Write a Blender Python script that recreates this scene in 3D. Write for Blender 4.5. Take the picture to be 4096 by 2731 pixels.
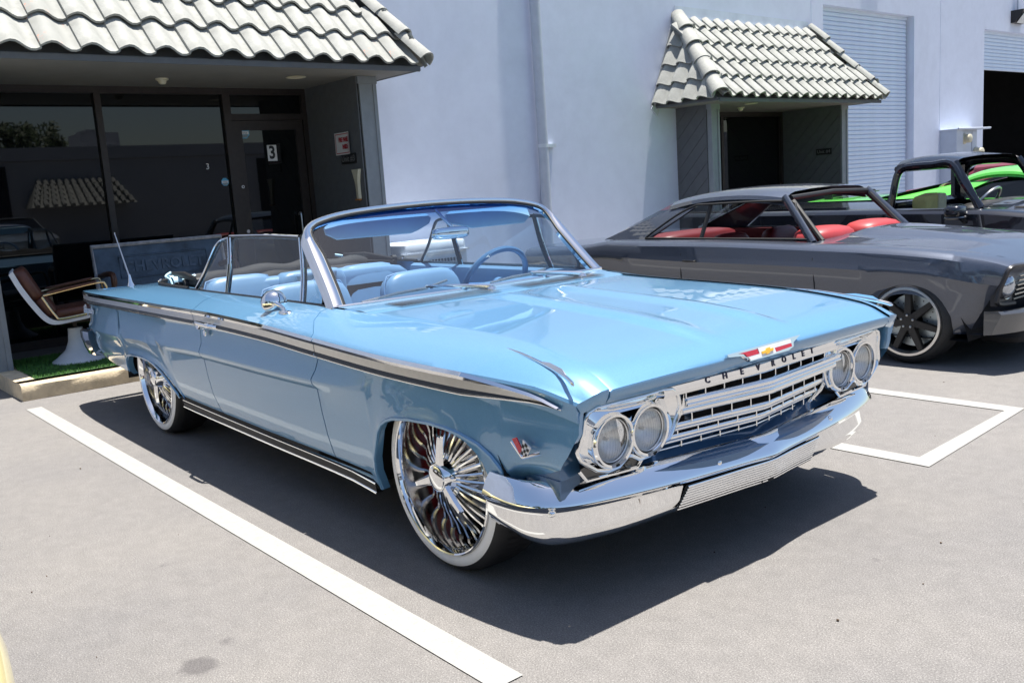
import bpy, bmesh, math, random
import numpy as np
from mathutils import Vector, Matrix
random.seed(7)
for o in list(bpy.data.objects): bpy.data.objects.remove(o)
SC = bpy.context.scene
COL = SC.collection
R_ = math.radians

# ------------------------------------------------------------------ camera
cam = bpy.data.cameras.new('camera'); cam_o = bpy.data.objects.new('camera', cam); COL.objects.link(cam_o)
cam.sensor_width = 36; cam.lens = 32.475; cam.clip_start = 0.05; cam.clip_end = 400
_r = Vector((0.64236746, 0.7635485, -0.06601313)); _d = Vector((0.0844492, -0.15612926, -0.9841199)); _f = Vector((-0.76172986, 0.62659184, -0.16477342))
cam_o.matrix_world = Matrix(((_r.x, -_d.x, -_f.x, 2.6118), (_r.y, -_d.y, -_f.y, -2.6912), (_r.z, -_d.z, -_f.z, 1.3497), (0, 0, 0, 1)))
SC.camera = cam_o

# ------------------------------------------------------------------ sky, sun, exposure
SUN_DIR = Vector((0.035, 0.14, 1.0)).normalized()          # towards the sun
elev = math.asin(SUN_DIR.z); az = math.atan2(SUN_DIR.x, SUN_DIR.y)
W = bpy.data.worlds.new("World"); SC.world = W; W.use_nodes = True
nt = W.node_tree; bg = nt.nodes['Background']
sky = nt.nodes.new('ShaderNodeTexSky'); sky.sky_type = 'NISHITA'; sky.sun_disc = False
sky.sun_elevation = elev; sky.sun_rotation = az; sky.air_density = 1.0; sky.dust_density = 1.0; sky.ozone_density = 1.0
nt.links.new(sky.outputs[0], bg.inputs[0]); bg.inputs[1].default_value = 0.078
sl = bpy.data.lights.new('sun', 'SUN'); sl.energy = 4.9; sl.angle = R_(0.53); sl.color = (1.0, 0.955, 0.88)
sun = bpy.data.objects.new('sun', sl); COL.objects.link(sun)
sun.rotation_euler = SUN_DIR.to_track_quat('Z', 'Y').to_euler(); sun.location = (0, 0, 30)
vs = SC.view_settings; vs.view_transform = 'Standard'; vs.look = 'None'; vs.exposure = 1.0; vs.gamma = 1.0; vs.use_curve_mapping = False
SC.cycles.max_bounces = 10; SC.cycles.transparent_max_bounces = 16; SC.cycles.glossy_bounces = 5
SC.cycles.caustics_reflective = False; SC.cycles.caustics_refractive = False; SC.cycles.sample_clamp_indirect = 6.0

# ------------------------------------------------------------------ mesh helpers
class MB:
    def __init__(s): s.v = []; s.f = []; s.m = []
    def add(s, vs, fs, mi=0):
        o = len(s.v); s.v += [tuple(float(c) for c in v) for v in vs]
        s.f += [tuple(i + o for i in f) for f in fs]; s.m += [mi] * len(fs); return s
    def box(s, c, d, mi=0, rz=0.0, M=None):
        hx, hy, hz = d[0] / 2, d[1] / 2, d[2] / 2
        P = [Vector((x, y, z)) for x in (-hx, hx) for y in (-hy, hy) for z in (-hz, hz)]
        if M is not None: P = [M @ p for p in P]
        if rz: P = [Matrix.Rotation(rz, 3, 'Z') @ p for p in P]
        P = [p + Vector(c) for p in P]
        return s.add(P, [(0, 1, 3, 2), (4, 6, 7, 5), (0, 4, 5, 1), (2, 3, 7, 6), (0, 2, 6, 4), (1, 5, 7, 3)], mi)
    def bb(s, x0, x1, y0, y1, z0, z1, mi=0):
        return s.box(((x0 + x1) / 2, (y0 + y1) / 2, (z0 + z1) / 2), (abs(x1 - x0), abs(y1 - y0), abs(z1 - z0)), mi)
    def grid(s, rows, cu=False, cv=False, mi=0):
        n = len(rows); m = len(rows[0]); vs = [p for r in rows for p in r]; fs = []
        for i in range(n if cu else n - 1):
            for j in range(m if cv else m - 1):
                a = i * m + j; b = i * m + (j + 1) % m; c = ((i + 1) % n) * m + (j + 1) % m; d = ((i + 1) % n) * m + j
                fs.append((a, b, c, d))
        return s.add(vs, fs, mi)
    def tube(s, path, r, n=8, cap=True, closed=False, mi=0, flat=None, up=None):
        P = [Vector(p) for p in path]; N = len(P); rows = []
        prev = None
        for i, p in enumerate(P):
            a = P[(i - 1) % N] if (closed or i > 0) else p; b = P[(i + 1) % N] if (closed or i < N - 1) else p
            t = (b - a); t = t.normalized() if t.length > 1e-9 else Vector((0, 0, 1))
            if up is not None: u = Vector(up)
            else: u = prev if prev is not None else (Vector((0, 0, 1)) if abs(t.z) < .9 else Vector((1, 0, 0)))
            e1 = u - t * u.dot(t)
            if e1.length < 1e-6: e1 = t.orthogonal()
            e1.normalize(); e2 = t.cross(e1); prev = e1
            rr = r[i] if isinstance(r, (list, tuple)) else r
            k = flat if flat else 1.0
            rows.append([p + e1 * rr * math.cos(2 * math.pi * j / n) + e2 * rr * k * math.sin(2 * math.pi * j / n) for j in range(n)])
        s.grid(rows, cu=closed, cv=True, mi=mi)
        if cap and not closed:
            s.add(rows[0], [tuple(range(n))], mi); s.add(rows[-1], [tuple(range(n))[::-1]], mi)
        return s
    def lathe(s, prof, o=(0, 0, 0), axis=(0, 0, 1), n=32, mi=0, a0=0.0, a1=2 * math.pi):
        ax = Vector(axis).normalized(); e1 = ax.orthogonal().normalized(); e2 = ax.cross(e1); O = Vector(o)
        full = abs(a1 - a0 - 2 * math.pi) < 1e-6
        K = n if full else n + 1
        rows = []
        for r, h in prof:
            rows.append([O + ax * h + (e1 * math.cos(a0 + (a1 - a0) * j / n) + e2 * math.sin(a0 + (a1 - a0) * j / n)) * r for j in range(K)])
        return s.grid(rows, cv=full, mi=mi)
    def prism(s, poly, O, ux, uy, depth, mi=0):
        O = Vector(O); ux = Vector(ux); uy = Vector(uy); nn = ux.cross(uy).normalized() * depth
        a = [O + ux * p[0] + uy * p[1] for p in poly]; b = [p + nn for p in a]; n = len(poly)
        return s.add(a + b, [tuple(range(n))[::-1], tuple(range(n, 2 * n))] + [(i, (i + 1) % n, n + (i + 1) % n, n + i) for i in range(n)], mi)
    def sbox(s, c, d, e=0.35, n=14, m=10, M=None, mi=0):
        """superellipsoid: rounded cushion"""
        sg = lambda w, p: math.copysign(abs(w) ** p, w)
        rows = []
        for i in range(m + 1):
            ph = -math.pi / 2 + math.pi * i / m; row = []
            for j in range(n * 2):
                th = 2 * math.pi * j / (n * 2)
                p = Vector((d[0] / 2 * sg(math.cos(ph), e) * sg(math.cos(th), e), d[1] / 2 * sg(math.cos(ph), e) * sg(math.sin(th), e), d[2] / 2 * sg(math.sin(ph), e)))
                if M is not None: p = M @ p
                row.append(p + Vector(c))
            rows.append(row)
        return s.grid(rows, cv=True, mi=mi)
    def mir(s, y0=0.0):
        o = MB(); o.v = [(v[0], 2 * y0 - v[1], v[2]) for v in s.v]; o.f = [f[::-1] for f in s.f]; o.m = list(s.m); return o
    def mesh(s, name, mats, smooth=35):
        me = bpy.data.meshes.new(name); me.from_pydata(s.v, [], s.f)
        for m in (mats if isinstance(mats, (list, tuple)) else [mats]): me.materials.append(m)
        if any(s.m): me.polygons.foreach_set('material_index', s.m)
        bm = bmesh.new(); bm.from_mesh(me); bmesh.ops.remove_doubles(bm, verts=bm.verts, dist=1e-5); bmesh.ops.recalc_face_normals(bm, faces=bm.faces); bm.to_mesh(me); bm.free()
        if smooth:
            me.polygons.foreach_set('use_smooth', [True] * len(me.polygons)); me.set_sharp_from_angle(angle=R_(smooth))
        return me
    def build(s, name, mats, parent=None, smooth=35):
        return link(name, s.mesh(name, mats, smooth), parent)

def link(name, me, parent=None, loc=None, rot=None):
    o = bpy.data.objects.new(name, me); COL.objects.link(o)
    if parent is not None: o.parent = parent
    if loc is not None: o.location = loc
    if rot is not None: o.rotation_euler = rot
    return o
def thing(name, label, cat, loc=(0, 0, 0), rz=0.0, group=None):
    o = link(name, None, None, loc, (0, 0, rz)); return tag(o, label, cat, group)
def tag(o, label, cat, group=None):
    o['label'] = label; o['category'] = cat
    if group: o['group'] = group
    return o
def kind(o, k='structure'): o['kind'] = k; return o
def copy_tree(o, parent=None):
    c = o.copy(); COL.objects.link(c)
    if parent is not None: c.parent = parent
    for ch in list(o.children): copy_tree(ch, c)
    return c
def text_mesh(txt, size, depth=0.002, align='CENTER', sx=1.0, shear=0.0, bold=0.0, spacing=1.0):
    cu = bpy.data.curves.new('lettering', 'FONT'); cu.body = txt; cu.size = size; cu.extrude = depth; cu.align_x = align; cu.align_y = 'CENTER'; cu.shear = shear; cu.offset = bold; cu.space_character = spacing; cu.resolution_u = 3
    o = bpy.data.objects.new('lettering', cu); COL.objects.link(o)
    dg = bpy.context.evaluated_depsgraph_get(); me = bpy.data.meshes.new_from_object(o.evaluated_get(dg))
    bpy.data.objects.remove(o); bpy.data.curves.remove(cu)
    if sx != 1.0:
        for v in me.vertices: v.co.x *= sx
    return me
def text(name, txt, size, mat, parent, O, ux, uy, **k):
    me = text_mesh(txt, size, **k); me.materials.clear(); me.materials.append(mat)
    ux = Vector(ux).normalized(); uy = Vector(uy); uy = (uy - ux * uy.dot(ux)).normalized(); uz = ux.cross(uy)
    o = link(name, me, parent); o.matrix_local = Matrix(((ux.x, uy.x, uz.x, O[0]), (ux.y, uy.y, uz.y, O[1]), (ux.z, uy.z, uz.z, O[2]), (0, 0, 0, 1)))
    return o
def pch(xs, ys):
    xs = np.array(xs, float); ys = np.array(ys, float); h = np.diff(xs); d = np.diff(ys) / h
    m = np.zeros(len(xs)); m[0] = d[0]; m[-1] = d[-1]
    for i in range(1, len(xs) - 1):
        if d[i - 1] * d[i] > 0:
            w1 = 2 * h[i] + h[i - 1]; w2 = h[i] + 2 * h[i - 1]; m[i] = (w1 + w2) / (w1 / d[i - 1] + w2 / d[i])
    def f(x):
        x = min(max(x, xs[0]), xs[-1]); i = min(max(int(np.searchsorted(xs, x)) - 1, 0), len(h) - 1); t = (x - xs[i]) / h[i]
        return float((2 * t**3 - 3 * t**2 + 1) * ys[i] + (t**3 - 2 * t**2 + t) * h[i] * m[i] + (-2 * t**3 + 3 * t**2) * ys[i + 1] + (t**3 - t**2) * h[i] * m[i + 1])
    return f
def lerp(a, b, t): return a + (b - a) * t
def vl(a, b, t): return tuple(a[i] + (b[i] - a[i]) * t for i in range(3))
def smooth_path(pts, k=6):
    P = [Vector(p) for p in pts]; out = []
    for i in range(len(P) - 1):
        p0 = P[max(i - 1, 0)]; p1 = P[i]; p2 = P[i + 1]; p3 = P[min(i + 2, len(P) - 1)]
        for j in range(k):
            t = j / k
            out.append(0.5 * ((2 * p1) + (p2 - p0) * t + (2 * p0 - 5 * p1 + 4 * p2 - p3) * t * t + (3 * p1 - p0 - 3 * p2 + p3) * t**3))
    out.append(P[-1]); return out

# ------------------------------------------------------------------ materials
def base_mat(name):
    m = bpy.data.materials.new(name); m.use_nodes = True; return m, m.node_tree, m.node_tree.nodes['Principled BSDF']
def noise(nt, scale, detail=4, rough=.6, coord='Object', dist=0.0):
    tc = nt.nodes.new('ShaderNodeTexCoord'); n = nt.nodes.new('ShaderNodeTexNoise')
    n.inputs['Scale'].default_value = scale; n.inputs['Detail'].default_value = detail; n.inputs['Roughness'].default_value = rough; n.inputs['Distortion'].default_value = dist
    nt.links.new(tc.outputs[coord], n.inputs['Vector']); return n
def ramp(nt, src, stops):
    r = nt.nodes.new('ShaderNodeValToRGB'); e = r.color_ramp.elements
    while len(e) < len(stops): e.new(0.5)
    for i, (p, c) in enumerate(stops):
        e[i].position = p; e[i].color = (*c, 1) if len(c) == 3 else c
    nt.links.new(src, r.inputs[0]); return r
def mat(name, col, rough=.5, metal=0.0, var=.06, scale=6.0, bump=0.0, bscale=60.0, coat=0.0, spec=.5, rvar=0.0):
    m, nt, b = base_mat(name)
    n = noise(nt, scale); lo = tuple(c * (1 - var) for c in col); hi = tuple(min(c * (1 + var), 1) for c in col)
    r = ramp(nt, n.outputs['Fac'], [(.3, lo), (.7, hi)]); nt.links.new(r.outputs[0], b.inputs['Base Color'])
    b.inputs['Roughness'].default_value = rough; b.inputs['Metallic'].default_value = metal; b.inputs['Coat Weight'].default_value = coat; b.inputs['Coat Roughness'].default_value = .03; b.inputs['Specular IOR Level'].default_value = spec
    if rvar:
        rr = ramp(nt, n.outputs['Fac'], [(.3, (rough - rvar,) * 3), (.7, (rough + rvar,) * 3)]); nt.links.new(rr.outputs[0], b.inputs['Roughness'])
    if bump:
        n2 = noise(nt, bscale, 3); bp = nt.nodes.new('ShaderNodeBump'); bp.inputs['Strength'].default_value = bump; bp.inputs['Distance'].default_value = .01
        nt.links.new(n2.outputs['Fac'], bp.inputs['Height']); nt.links.new(bp.outputs[0], b.inputs['Normal'])
    return m
def paint(name, col, metal=.55, rough=.30, flake=.10, coat=1.0, cior=1.5):
    m, nt, b = base_mat(name)
    v = nt.nodes.new('ShaderNodeTexVoronoi'); tc = nt.nodes.new('ShaderNodeTexCoord'); v.inputs['Scale'].default_value = 900; nt.links.new(tc.outputs['Object'], v.inputs['Vector'])
    r = ramp(nt, v.outputs['Color'], [(.2, tuple(c * (1 - flake) for c in col)), (.8, tuple(min(1, c * (1 + flake)) for c in col))])
    nt.links.new(r.outputs[0], b.inputs['Base Color']); b.inputs['Metallic'].default_value = metal; b.inputs['Roughness'].default_value = rough
    b.inputs['Coat Weight'].default_value = coat; b.inputs['Coat Roughness'].default_value = .015; b.inputs['Coat IOR'].default_value = cior
    n2 = noise(nt, 2.2, 2); bp = nt.nodes.new('ShaderNodeBump'); bp.inputs['Strength'].default_value = .035; bp.inputs['Distance'].default_value = .02
    nt.links.new(n2.outputs['Fac'], bp.inputs['Height']); nt.links.new(bp.outputs[0], b.inputs['Coat Normal'])
    return m
def glass(name, tint=(.9, .95, .97), ior=1.5, rough=0.0, band=None):
    m = bpy.data.materials.new(name); m.use_nodes = True; nt = m.node_tree; nt.nodes.clear()
    out = nt.nodes.new('ShaderNodeOutputMaterial'); mix = nt.nodes.new('ShaderNodeMixShader'); fr = nt.nodes.new('ShaderNodeMath'); fr.operation = 'MULTIPLY_ADD'           # Schlick, the same from both faces of the pane
    ge = nt.nodes.new('ShaderNodeNewGeometry'); dt = nt.nodes.new('ShaderNodeVectorMath'); dt.operation = 'DOT_PRODUCT'; nt.links.new(ge.outputs['Normal'], dt.inputs[0]); nt.links.new(ge.outputs['Incoming'], dt.inputs[1])
    ab = nt.nodes.new('ShaderNodeMath'); ab.operation = 'ABSOLUTE'; nt.links.new(dt.outputs['Value'], ab.inputs[0]); om = nt.nodes.new('ShaderNodeMath'); om.operation = 'SUBTRACT'; om.inputs[0].default_value = 1.0; nt.links.new(ab.outputs[0], om.inputs[1])
    pw = nt.nodes.new('ShaderNodeMath'); pw.operation = 'POWER'; pw.inputs[1].default_value = 5; nt.links.new(om.outputs[0], pw.inputs[0]); f0 = ((ior - 1) / (ior + 1)) ** 2 * 2.5; fr.inputs[1].default_value = 1 - f0; fr.inputs[2].default_value = f0; nt.links.new(pw.outputs[0], fr.inputs[0])
    tr = nt.nodes.new('ShaderNodeBsdfTransparent'); gl = nt.nodes.new('ShaderNodeBsdfGlossy'); gl.inputs['Roughness'].default_value = rough
    n = noise(nt, 3.0, 2); r = ramp(nt, n.outputs['Fac'], [(.3, tuple(c * .985 for c in tint)), (.7, tint)])
    col = r.outputs[0]
    if band:                                   # tinted band along the top edge of the pane
        z0, z1, bc = band
        tc = nt.nodes.new('ShaderNodeTexCoord'); sx = nt.nodes.new('ShaderNodeSeparateXYZ'); nt.links.new(tc.outputs['Object'], sx.inputs[0])
        mr = nt.nodes.new('ShaderNodeMapRange'); mr.inputs['From Min'].default_value = z0; mr.inputs['From Max'].default_value = z1; nt.links.new(sx.outputs['Z'], mr.inputs['Value'])
        mx = nt.nodes.new('ShaderNodeMix'); mx.data_type = 'RGBA'; nt.links.new(mr.outputs[0], mx.inputs['Factor']); nt.links.new(col, mx.inputs['A']); mx.inputs['B'].default_value = (*bc, 1); col = mx.outputs['Result']
    nt.links.new(col, tr.inputs['Color']); nt.links.new(fr.outputs[0], mix.inputs[0]); nt.links.new(tr.outputs[0], mix.inputs[1]); nt.links.new(gl.outputs[0], mix.inputs[2]); nt.links.new(mix.outputs[0], out.inputs[0])
    return m
M = {}
M['blue'] = paint('blue_paint', (.128, .312, .525), .25, .36, cior=1.7)
M['spoke'] = mat('polished_spoke', (.93, .93, .92), .14, 1.0, var=.02)
M['barrel'] = mat('dark_chrome_barrel', (.42, .42, .43), .10, 1.0, var=.1)
M['reflector'] = mat('lamp_reflector', (.86, .86, .84), .32, .55, var=.05, scale=50)
M['blue_in'] = mat('blue_vinyl', (.14, .265, .43), .36, var=.05, bump=.06, bscale=250)
M['blue_rib'] = mat('blue_ribbed_vinyl', (.125, .24, .40), .45, var=.05, bump=.05, bscale=250)
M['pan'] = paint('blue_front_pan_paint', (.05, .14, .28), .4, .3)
M['black_gloss'] = mat('black_window_gasket', (.012, .012, .013), .25, var=.1)
M['chrome'] = mat('chrome', (.90, .91, .92), .04, 1.0, var=.015, rvar=.015)
M['brushed'] = mat('brushed_trim', (.62, .60, .56), .26, 1.0, var=.05, scale=40)
M['alum'] = mat('ribbed_aluminium', (.66, .66, .65), .30, 1.0, var=.04, scale=50)
M['black'] = mat('black_rubber', (.012, .012, .013), .55, var=.2, scale=30)
M['tyre'] = mat('tyre_rubber', (.02, .02, .021), .62, var=.2, scale=20, bump=.1, bscale=120)
M['white_rub'] = mat('whitewall_rubber', (.88, .87, .85), .5, var=.05, scale=14)
M['cavity'] = mat('dark_cavity', (.006, .006, .007), .8, var=.2)
M['canvas'] = mat('black_canvas', (.011, .011, .012), .75, var=.25, scale=25, bump=.35, bscale=160)
M['liner'] = mat('pale_blue_liner', (.50, .74, .86), .55, var=.05)
M['redbrake'] = mat('red_caliper_paint', (.36, .012, .02), .35, var=.1, coat=.5)
M['steel'] = mat('bright_steel', (.55, .56, .57), .28, 1.0, var=.06, scale=30)
M['red_enamel'] = mat('red_enamel', (.55, .012, .035), .25, var=.05, coat=.6)
M['gold'] = mat('gold_enamel', (.83, .47, .03), .3, var=.05, coat=.5)
M['white_enamel'] = mat('white_enamel', (.80, .80, .82), .3, var=.03, coat=.5)
M['navy'] = mat('navy_enamel', (.02, .02, .06), .35, var=.05)
M['ws'] = glass('windshield_glass', (.80, .90, .97), 1.52, band=(1.17, 1.25, (.14, .36, .72)))
M['clear'] = glass('clear_glass', (.93, .97, .98), 1.5)
M['lampglass'] = glass('lamp_glass', (.95, .96, .97), 1.5)
# ================================================================== materials of the setting
def asphalt():
    m, nt, b = base_mat('asphalt')
    tc = nt.nodes.new('ShaderNodeTexCoord')
    n1 = noise(nt, 210, 3, .7); n2 = noise(nt, .55, 5, .6); v = nt.nodes.new('ShaderNodeTexVoronoi'); v.inputs['Scale'].default_value = 95; nt.links.new(tc.outputs['Object'], v.inputs['Vector'])
    n3 = noise(nt, 14, 4, .7)
    r1 = ramp(nt, n1.outputs['Fac'], [(.30, (.105, .101, .098)), (.5, (.188, .181, .176)), (.72, (.315, .305, .297))])
    r2 = ramp(nt, n2.outputs['Fac'], [(.3, (.86, .86, .88)), (.7, (1.1, 1.08, 1.05))])
    r3 = ramp(nt, n3.outputs['Fac'], [(.3, (.90, .90, .90)), (.7, (1.08, 1.08, 1.08))])
    mx = nt.nodes.new('ShaderNodeMix'); mx.data_type = 'RGBA'; mx.blend_type = 'MULTIPLY'; mx.inputs['Factor'].default_value = 1; nt.links.new(r1.outputs[0], mx.inputs['A']); nt.links.new(r2.outputs[0], mx.inputs['B'])
    mx2 = nt.nodes.new('ShaderNodeMix'); mx2.data_type = 'RGBA'; mx2.blend_type = 'MULTIPLY'; mx2.inputs['Factor'].default_value = 1; nt.links.new(mx.outputs['Result'], mx2.inputs['A']); nt.links.new(r3.outputs[0], mx2.inputs['B'])
    # pale aggregate chips
    rv = ramp(nt, v.outputs['Distance'], [(.10, (1, 1, 1)), (.16, (0, 0, 0))])
    mx3 = nt.nodes.new('ShaderNodeMix'); mx3.data_type = 'RGBA'; nt.links.new(mx2.outputs['Result'], mx3.inputs['A']); mx3.inputs['B'].default_value = (.46, .44, .41, 1)
    ml = nt.nodes.new('ShaderNodeMath'); ml.operation = 'MULTIPLY'; ml.inputs[1].default_value = .55; nt.links.new(rv.outputs[0], ml.inputs[0]); nt.links.new(ml.outputs[0], mx3.inputs['Factor'])
    col = mx3.outputs['Result']
    # oil drips: dark spots with a ragged edge
    for (px, py, rr, k) in ((-.02, -1.825, .055, .5), (-.112, -1.70, .024, .4), (-.9, -1.62, .02, .3), (1.05, .15, .02, .25)):
        vm = nt.nodes.new('ShaderNodeVectorMath'); vm.operation = 'DISTANCE'; nt.links.new(tc.outputs['Object'], vm.inputs[0]); vm.inputs[1].default_value = (px, py, 0)
        ad = nt.nodes.new('ShaderNodeMath'); ad.operation = 'MULTIPLY_ADD'; nt.links.new(n3.outputs['Fac'], ad.inputs[0]); ad.inputs[1].default_value = .05; nt.links.new(vm.outputs['Value'], ad.inputs[2])
        mr = nt.nodes.new('ShaderNodeMapRange'); mr.inputs['From Min'].default_value = rr + .035; mr.inputs['From Max'].default_value = rr + .01; nt.links.new(ad.outputs[0], mr.inputs['Value']); mr.inputs['To Max'].default_value = k
        mq = nt.nodes.new('ShaderNodeMix'); mq.data_type = 'RGBA'; nt.links.new(mr.outputs[0], mq.inputs['Factor']); nt.links.new(col, mq.inputs['A']); mq.inputs['B'].default_value = (.045, .04, .045, 1); col = mq.outputs['Result']
    nt.links.new(col, b.inputs['Base Color']); b.inputs['Roughness'].default_value = .88; b.inputs['Specular IOR Level'].default_value = .35
    bp = nt.nodes.new('ShaderNodeBump'); bp.inputs['Strength'].default_value = .55; bp.inputs['Distance'].default_value = .004; nt.links.new(n1.outputs['Fac'], bp.inputs['Height']); nt.links.new(bp.outputs[0], b.inputs['Normal'])
    return m
def line_paint():
    m, nt, b = base_mat('road_line_paint')
    n = noise(nt, 26, 6, .75); n2 = noise(nt, 160, 3, .7)
    r = ramp(nt, n.outputs['Fac'], [(.30, (.30, .295, .285)), (.42, (.32, .315, .30)), (.7, (.355, .35, .335))])
    r2 = ramp(nt, n2.outputs['Fac'], [(.30, (.72, .72, .72)), (.42, (1, 1, 1))])
    mx = nt.nodes.new('ShaderNodeMix'); mx.data_type = 'RGBA'; mx.blend_type = 'MULTIPLY'; mx.inputs['Factor'].default_value = 1; nt.links.new(r.outputs[0], mx.inputs['A']); nt.links.new(r2.outputs[0], mx.inputs['B'])
    nt.links.new(mx.outputs['Result'], b.inputs['Base Color']); b.inputs['Roughness'].default_value = .8
    bp = nt.nodes.new('ShaderNodeBump'); bp.inputs['Strength'].default_value = .4; bp.inputs['Distance'].default_value = .004; nt.links.new(n2.outputs['Fac'], bp.inputs['Height']); nt.links.new(bp.outputs[0], b.inputs['Normal'])
    return m
def stucco(name, col, var=.05):
    m, nt, b = base_mat(name)
    n = noise(nt, .9, 6, .65, dist=.4); n2 = noise(nt, 45, 4, .7); n3 = noise(nt, 5, 5, .7)
    r = ramp(nt, n.outputs['Fac'], [(.25, tuple(c * (1 - var * 1.6) for c in col)), (.5, col), (.75, tuple(min(1, c * (1 + var)) for c in col))])
    r3 = ramp(nt, n3.outputs['Fac'], [(.25, (.95, .95, .96)), (.7, (1.02, 1.02, 1.02))])
    mx = nt.nodes.new('ShaderNodeMix'); mx.data_type = 'RGBA'; mx.blend_type = 'MULTIPLY'; mx.inputs['Factor'].default_value = 1; nt.links.new(r.outputs[0], mx.inputs['A']); nt.links.new(r3.outputs[0], mx.inputs['B'])
    nt.links.new(mx.outputs['Result'], b.inputs['Base Color']); b.inputs['Roughness'].default_value = .78
    bp = nt.nodes.new('ShaderNodeBump'); bp.inputs['Strength'].default_value = .10; bp.inputs['Distance'].default_value = .006
    ad = nt.nodes.new('ShaderNodeMath'); ad.operation = 'MULTIPLY_ADD'; nt.links.new(n3.outputs['Fac'], ad.inputs[0]); ad.inputs[1].default_value = .8; nt.links.new(n2.outputs['Fac'], ad.inputs[2])
    nt.links.new(ad.outputs[0], bp.inputs['Height']); nt.links.new(bp.outputs[0], b.inputs['Normal'])
    return m
M['asphalt'] = asphalt(); M['line'] = line_paint()
M['wall'] = stucco('pale_blue_stucco', (.74, .79, .925))
M['conc'] = mat('kerb_concrete', (.60, .50, .35), .85, var=.22, scale=9, bump=.5, bscale=70)
M['turf_base'] = mat('turf_backing', (.03, .075, .02), .9, var=.3, scale=40)
M['turf'] = mat('artificial_turf_blade', (.07, .20, .035), .6, var=.35, scale=30)
M['grey'] = mat('grey_wood_paint', (.115, .122, .132), .7, var=.08, scale=12, bump=.2, bscale=50)
M['trim'] = mat('grey_trim_paint', (.25, .275, .30), .6, var=.08, scale=10, bump=.1)
M['soffit'] = mat('soffit_paint', (.20, .195, .18), .8, var=.05, scale=5)
M['bronze'] = mat('dark_bronze_frame', (.035, .028, .026), .45, .3, var=.15, scale=20)
M['dglass'] = mat('dark_tinted_glass', (.004, .0045, .005), .015, 0, var=.1, spec=.55)
M['tile'] = mat('pale_grey_roof_tile', (.31, .315, .295), .75, var=.2, scale=7, bump=.25, bscale=50)
def tile_worn():
    m, nt, b = base_mat('chipped_roof_tile')
    n = noise(nt, 13, 5, .7); n2 = noise(nt, 7, 3)
    r = ramp(nt, n2.outputs['Fac'], [(.3, (.27, .275, .255)), (.7, (.33, .335, .315))]); k = ramp(nt, n.outputs['Fac'], [(.62, (0, 0, 0)), (.66, (1, 1, 1))])
    mx = nt.nodes.new('ShaderNodeMix'); mx.data_type = 'RGBA'; nt.links.new(k.outputs[0], mx.inputs['Factor']); nt.links.new(r.outputs[0], mx.inputs['A']); mx.inputs['B'].default_value = (.62, .26, .17, 1)
    nt.links.new(mx.outputs['Result'], b.inputs['Base Color']); b.inputs['Roughness'].default_value = .8; return m
M['tile_worn'] = tile_worn()
M['flash'] = mat('sheet_metal_flashing', (.70, .74, .80), .40, .3, var=.10, scale=4)
M['slat'] = mat('roller_door_slat', (.70, .80, .95), .45, .0, var=.04, scale=3)
M['conduit'] = mat('painted_pipe', (.52, .56, .64), .5, var=.06, scale=8)
M['box'] = mat('grey_electric_enclosure', (.50, .55, .65), .5, .1, var=.05, scale=6)
M['cream'] = mat('cream_plastic', (.60, .56, .42), .45, var=.08, scale=10)
M['white_pl'] = mat('white_plastic', (.62, .65, .70), .4, var=.05, scale=6)
M['sticker_w'] = mat('white_sticker', (.74, .74, .74), .5, var=.04)
M['sticker_b'] = mat('blue_sticker', (.10, .42, .66), .5, var=.04)
M['sticker_g'] = mat('grey_sticker', (.25, .29, .31), .5, var=.04)
M['ink'] = mat('black_ink', (.01, .01, .012), .5, var=.1)
M['red_ink'] = mat('red_ink', (.46, .02, .035), .5, var=.08)
M['grey_ink'] = mat('grey_lettering', (.22, .22, .22), .5, var=.05)
M['plate'] = mat('black_plate', (.012, .012, .012), .4, var=.1)

# ================================================================== ground
g = MB(); g.grid([[(x, y, 0) for y in (-120, 120)] for x in (-60, 120)])
ground = kind(g.build('asphalt_ground', M['asphalt'], smooth=0))
def sheet(name, poly, z, m):
    b = MB(); b.add([(x, y, z) for x, y in poly], [tuple(range(len(poly)))]); return kind(b.build(name, m, smooth=0))
sheet('parking_line', [(-4.655, -1.272), (.74, -1.297), (.74, -1.192), (-4.66, -1.17)], .004, M['line'])
sheet('parking_line', [(-4.65, 1.305), (-4.65, 1.205), (.722, 1.210), (.624, 1.317)], .004, M['line'])
sheet('parking_line', [(.722, 1.210), (.624, 1.317), (.58, 2.336), (.64, 2.446)], .004, M['line'])
sheet('parking_line', [(.58, 2.336), (.64, 2.446), (-4.65, 2.43), (-4.65, 2.33)], .004, M['line'])
for yy in (4.95, 7.45): sheet('parking_line', [(-4.65, yy), (-4.65, yy + .1), (.7, yy + .1), (.7, yy)], .004, M['line'])
sheet('parking_line', [(-4.65, -3.8), (-4.65, -3.7), (.7, -3.7), (.7, -3.8)], .004, M['line'])
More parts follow.
